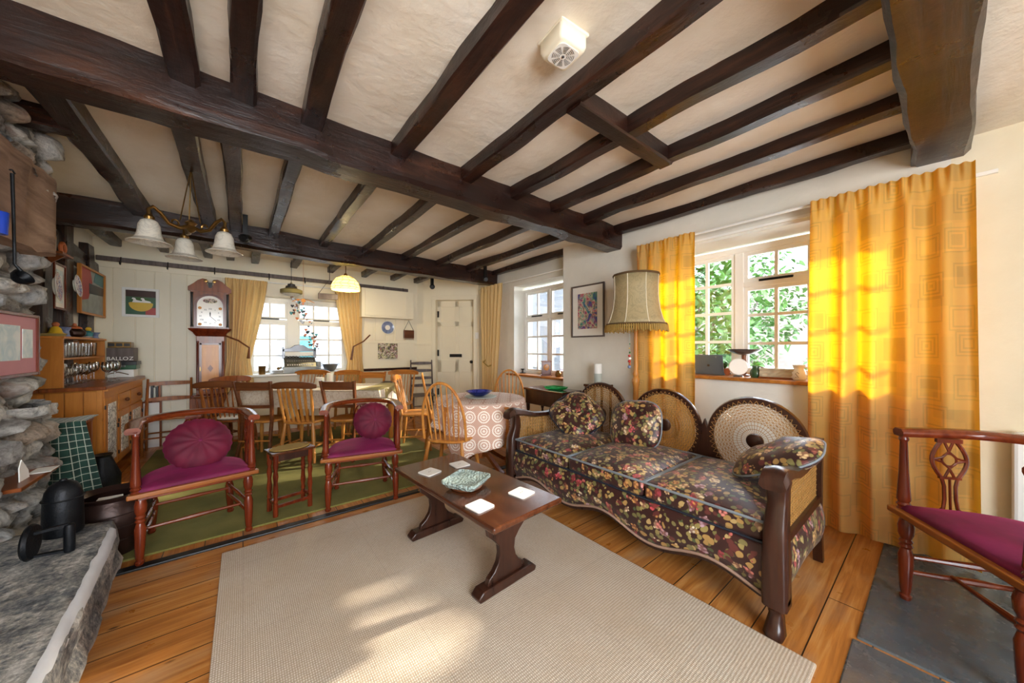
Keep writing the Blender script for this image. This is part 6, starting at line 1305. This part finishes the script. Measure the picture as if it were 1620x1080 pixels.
# alcove sill
def onsill2(px, X): p = atx(px, 590, X); return (p.x, p.y, .831)
t = thing('candlestick', 'small black candlestick at the far end of the alcove sill', 'candlestick', onsill2(827, 3.62)); MB().lathe([(0, 0), (.05, 0), (.05, .008), (.012, .014), (.01, .05), (.035, .07), (.03, .075), (0, .07)], 20).build('stick', M['blackmetal'], t)
t = thing('mantel_clock', 'dark wooden mantel clock with round brass dial on the alcove sill', 'clock', onsill2(864, 3.56)); t.rotation_euler.z = R_(-40); MB().box(-.085, .085, -.06, .06, .0, .02).box(-.08, .08, -.055, .055, .21, .225).build('plinth', M['walnut'], t, smooth=0, bevel=.003); MB().box(-.07, .07, -.05, .05, .02, .21).build('case', M['mahog'], t, smooth=0, bevel=.003)
MB().lathe([(0, 0), (.045, 0), (.045, .006), (.038, .008), (0, .006)], 28, (0, -.05, .13), (0, -1, 0)).build('dial', M['satin'], t); MB().bar((0, -.058, .13), (.012, -.058, .155), .004, .002, (0, 1, 0)).bar((0, -.058, .13), (-.02, -.058, .12), .003, .002, (0, 1, 0)).build('hand', M['black'], t, smooth=0)
t = thing('brass_jar', 'little brass jar beside the mantel clock on the alcove sill', 'jar', onsill2(883, 3.56)); MB().lathe([(0, 0), (.035, 0), (.045, .03), (.04, .06), (.025, .08), (.03, .095), (0, .09)], 20).build('body', M['brass'], t)
# back sill
t = thing('cash_register', 'ornate antique nickel cash register on the back window sill', 'cash register', (.70, 6.30, .861)); 
MB().box(-.23, .23, -.17, .14, 0, .10).build('drawer_base', M['silver'], t, smooth=0, bevel=.006); MB().rings([[Vector((a_ * .21, b_, z)) for a_, b_ in ((-1, yf_), (1, yf_), (1, .13), (-1, .13))] for yf_, z in ((-.15, .10), (-.12, .16), (-.06, .21), (.0, .24))]).build('body', M['silver'], t, smooth=20)
for r in range(3):
    s = MB()
    for k in range(12): s.lathe([(0, 0), (.010, 0), (.010, .006), (0, .006)], 10, (-.165 + .03 * k, -.145 + .028 * r, .125 + .026 * r), (0, -1, .6))
    s.build('keys', M['paper'], t)
MB().box(-.19, .19, -.01, .08, .265, .325).build('display_window', M['paper'], t, smooth=0); MB().prism([(-.23, -.02, .33), (.23, -.02, .33), (.22, -.02, .37), (.12, -.02, .385), (.06, -.02, .43), (0, -.02, .44), (-.06, -.02, .43), (-.12, -.02, .385), (-.22, -.02, .37)], (0, .11, 0)).build('crest', M['pewter'], t, smooth=0, bevel=.004)
for x in (-.215, .215): MB().box(x - .015, x + .015, -.02, .09, .22, .40).build('post', M['pewter'], t, smooth=0, bevel=.003)
MB().tube([(-.19 + .38 * i / 18, -.02, .245 + .012 * (i % 2)) for i in range(19)], .006, 5).build('scrollwork', M['iron'], t); MB().box(.23, .29, -.08, .06, .04, .17).build('side_drawer', M['silver'], t, smooth=0, bevel=.004)
t = thing('metal_bowl', 'grey metal bowl with side handles on the back window sill', 'bowl', (1.14, 6.32, .861)); MB().lathe([(0, 0), (.05, 0), (.09, .04), (.11, .10), (.12, .12), (.11, .12), (.08, .05), (0, .02)], 24).build('bowl_body', M['pewter'], t)
for sg in (-1, 1): MB().tube([(sg * .11, 0, .09), (sg * .15, 0, .11), (sg * .13, 0, .13), (sg * .11, 0, .12)], .006, 6).build('handle', M['pewter'], t)
t = thing('mug', 'tall brass mug on the back window sill by the tied curtain', 'mug', (.22, 6.2, .861)); MB().lathe([(0, 0), (.04, 0), (.045, .11), (.05, .12), (.045, .12), (0, .1)], 20).build('body', M['brass'], t); MB().tube([(.045, 0, .1), (.08, 0, .08), (.075, 0, .04), (.045, 0, .03)], .006, 6).build('handle', M['brass'], t)
for i in range(4): o = MB().lathe([(0, 0), (.06, 0), (.11, .012), (.11, .016), (.06, .006), (0, .006)], 28).build('plate', M['white_gloss'], None, loc=(.42, 6.22, .861 + i * .013)); tag(o, 'white plate, %s from the bottom of the low pile on the back window sill' % ORD[i], 'plate', 'plates piled on the back sill')
t = thing('brass_ornament', 'small brass ornament on the pile of white plates', 'ornament', (.42, 6.22, .861 + 4 * .013 + .004)); MB().sphere((0, 0, .02), .022).sphere((.03, 0, .03), .016).build('ornament', M['brass'], t)
# ------------------------------------------------------------------ hearth things
p = atz(105, 842, .302); t = thing('domed_iron_pot', 'black domed cast vessel standing on the slate hearth', 'pot', (p.x - .01, p.y, .303)); MB().lathe([(0, 0), (.066, 0), (.069, .01), (.068, .10), (.066, .18), (.060, .22), (.046, .25), (.026, .265), (.014, .27), (.012, .277), (0, .278)], 32).build('body', M['iron'], t); MB().tube([(.068 * math.cos(a_), .068 * math.sin(a_), .18) for a_ in [2 * PI * k / 32 for k in range(32)]], .004, 6, closed=True).build('band', M['iron'], t)
p = atz(60, 884, .302); t = thing('iron_doorstop', 'black round iron press with bracket handle on the slate hearth', 'ornament', (p.x, p.y, .306)); t.rotation_euler.z = R_(-2); MB().lathe([(0, 0), (.072, 0), (.078, .008), (.072, .02), (.05, .022), (0, .018)], 32, (-.03, 0, .078), (1, 0, 0)).build('disc', M['iron'], t)
MB().bar((-.01, 0, .115), (.09, 0, .125), .02, .012).build('bracket', M['iron'], t, smooth=0); MB().bar((-.01, 0, .012), (.08, 0, .006), .018, .01).build('bracket', M['iron'], t, smooth=0); MB().lathe([(0, 0), (.016, 0), (.018, .01), (.018, .11), (.016, .125), (0, .13)], 16, (.09, 0, .0)).build('grip', M['iron'], t)
t = thing('cauldron', 'large brown glazed pot on the floor past the hearth end', 'pot', (-.625, 3.13, .0)); MB().lathe([(0, .0), (.10, .0), (.115, .02), (.15, .10), (.172, .20), (.168, .27), (.145, .32), (.135, .345), (.15, .365), (.158, .372), (.146, .376), (.12, .35), (.13, .31), (.15, .25), (.13, .08), (0, .03)], 36).build('body', M['rust'], t)
for z in (.12, .2, .27): MB().tube([((.156 if z < .15 else .173 if z < .25 else .169) * math.cos(a_), (.156 if z < .15 else .173 if z < .25 else .169) * math.sin(a_), z) for a_ in [2 * PI * k / 36 for k in range(36)]], .004, 6, closed=True).build('ridge', M['rust'], t)
o = MB().prism([(-.07, 0, 0), (.07, .0, 0), (.05, .09, .03), (-.05, .09, .03)], (0, 0, .003)).build('folded_paper', M['paper'], None, smooth=0, loc=(-.64, 3.10, .30)); o.parent = t; o.location = (-.015, -.03, .30)
t = thing('wall_shelf', 'small dark wooden shelf jutting from the stone chimney', 'shelf', (-.93, 3.02, .54)); MB().box(-.10, .075, -.21, .22, 0, .02).build('board', M['walnut'], t, smooth=0, bevel=.004)
o = MB().prism([(0, 0, 0), (.0, .10, 0), (.0, .09, .04), (.0, .02, .11), (.0, -.005, .07)], (.004, 0, 0)).build('card', M['paper'], None, smooth=0, loc=(-.90, 2.93, .5605)); tag(o, 'curled white card propped on the small dark shelf', 'card')
o = MB().box(-.04, .04, -.06, .06, 0, .003).build('leaflet', M['paper'], None, smooth=0, loc=(-.88, 3.14, .5605)); tag(o, 'white leaflet lying on the small dark shelf', 'leaflet')
t = thing('cloth_stand', 'low wooden stand under the green plaid cloth', 'stool', (-1.02, 3.93, 0)); MB().box(-.15, .12, -.12, .12, .70, .72).build('top', M['walnut'], t, smooth=0)
for x in (-.13, .10):
    for y in (-.10, .10): MB().box(x - .015, x + .015, y - .015, y + .015, 0, .70).build('leg', M['walnut'], t, smooth=0)
def pl(u, v):
    if v < .35: return (-.16 + .30 * u, .14 - .28 * (v / .35), .728 + .004 * math.sin(u * 9))
    w = (v - .35) / .65; return (-.16 + .30 * u + .10 * w * (u - .1) + .012 * math.sin(u * 20) * w, -.14 - .09 * w + .02 * math.sin(u * 16 + 1) * w, .726 - .46 * w - .04 * math.sin(u * 3) * w)
o = cloth(pl, 50, 40, 'plaid_cloth', M['plaid'], None, .9, 1.6, solid=.004); o.location = (-1.02, 3.93, 0); tag(o, 'green tartan cloth draped over the low stand behind the domed pot', 'cloth')
t = thing('dark_jug', 'dark glazed jug partly hidden behind the tartan cloth', 'jug', (-.90, 4.25, 0)); MB().lathe([(0, 0), (.06, 0), (.10, .08), (.105, .2), (.07, .30), (.05, .36), (.06, .38), (0, .36)], 24).build('body', M['iron'], t)
p = atx(22, 275, -.88); t = thing('ladle', 'long black iron ladle hanging from a nail in the chimney timber', 'ladle', (-.885, p.y, p.z)); MB().tube([(0, 0, 0), (.004, 0, -.2), (.004, .01, -.44), (.02, .02, -.47)], [.007, .006, .006, .008], 8).tube([(0, -.02, .01), (0, 0, .018), (0, .025, .01)], .004, 6).build('handle', M['iron'], t)
MB().lathe([(0, -.032), (.022, -.027), (.036, -.01), (.04, .012), (.036, .010), (.022, -.02), (0, -.025)], 24, (.02, .03, -.50), (.75, -.3, .55)).build('bowl', M['iron'], t)
t = thing('enamel_mug', 'blue enamel mug hanging on the chimney timber', 'mug', atx(-4, 352, -.87)); MB().lathe([(0, -.05), (.028, -.05), (.032, .05), (.028, .05), (0, -.04)], 20).build('body', plain('blue_enamel', '1c3fae', .15), t); MB().tube([(.0, .03, .03), (.0, .05, .02), (.0, .03, -.02)], .005, 6).build('handle', M['black'], t)
t = thing('radiator', 'white wall panel with rounded edge beyond the armchair on the slate', 'radiator', (3.235, -.62, 0)); MB().box(-.03, .045, -.38, .38, .2, .80).build('panel', M['white'], t, smooth=0, bevel=.015); MB().tube([(.0, .36, 0), (.0, .36, .2)], .01).build('pipe', M['white'], t)
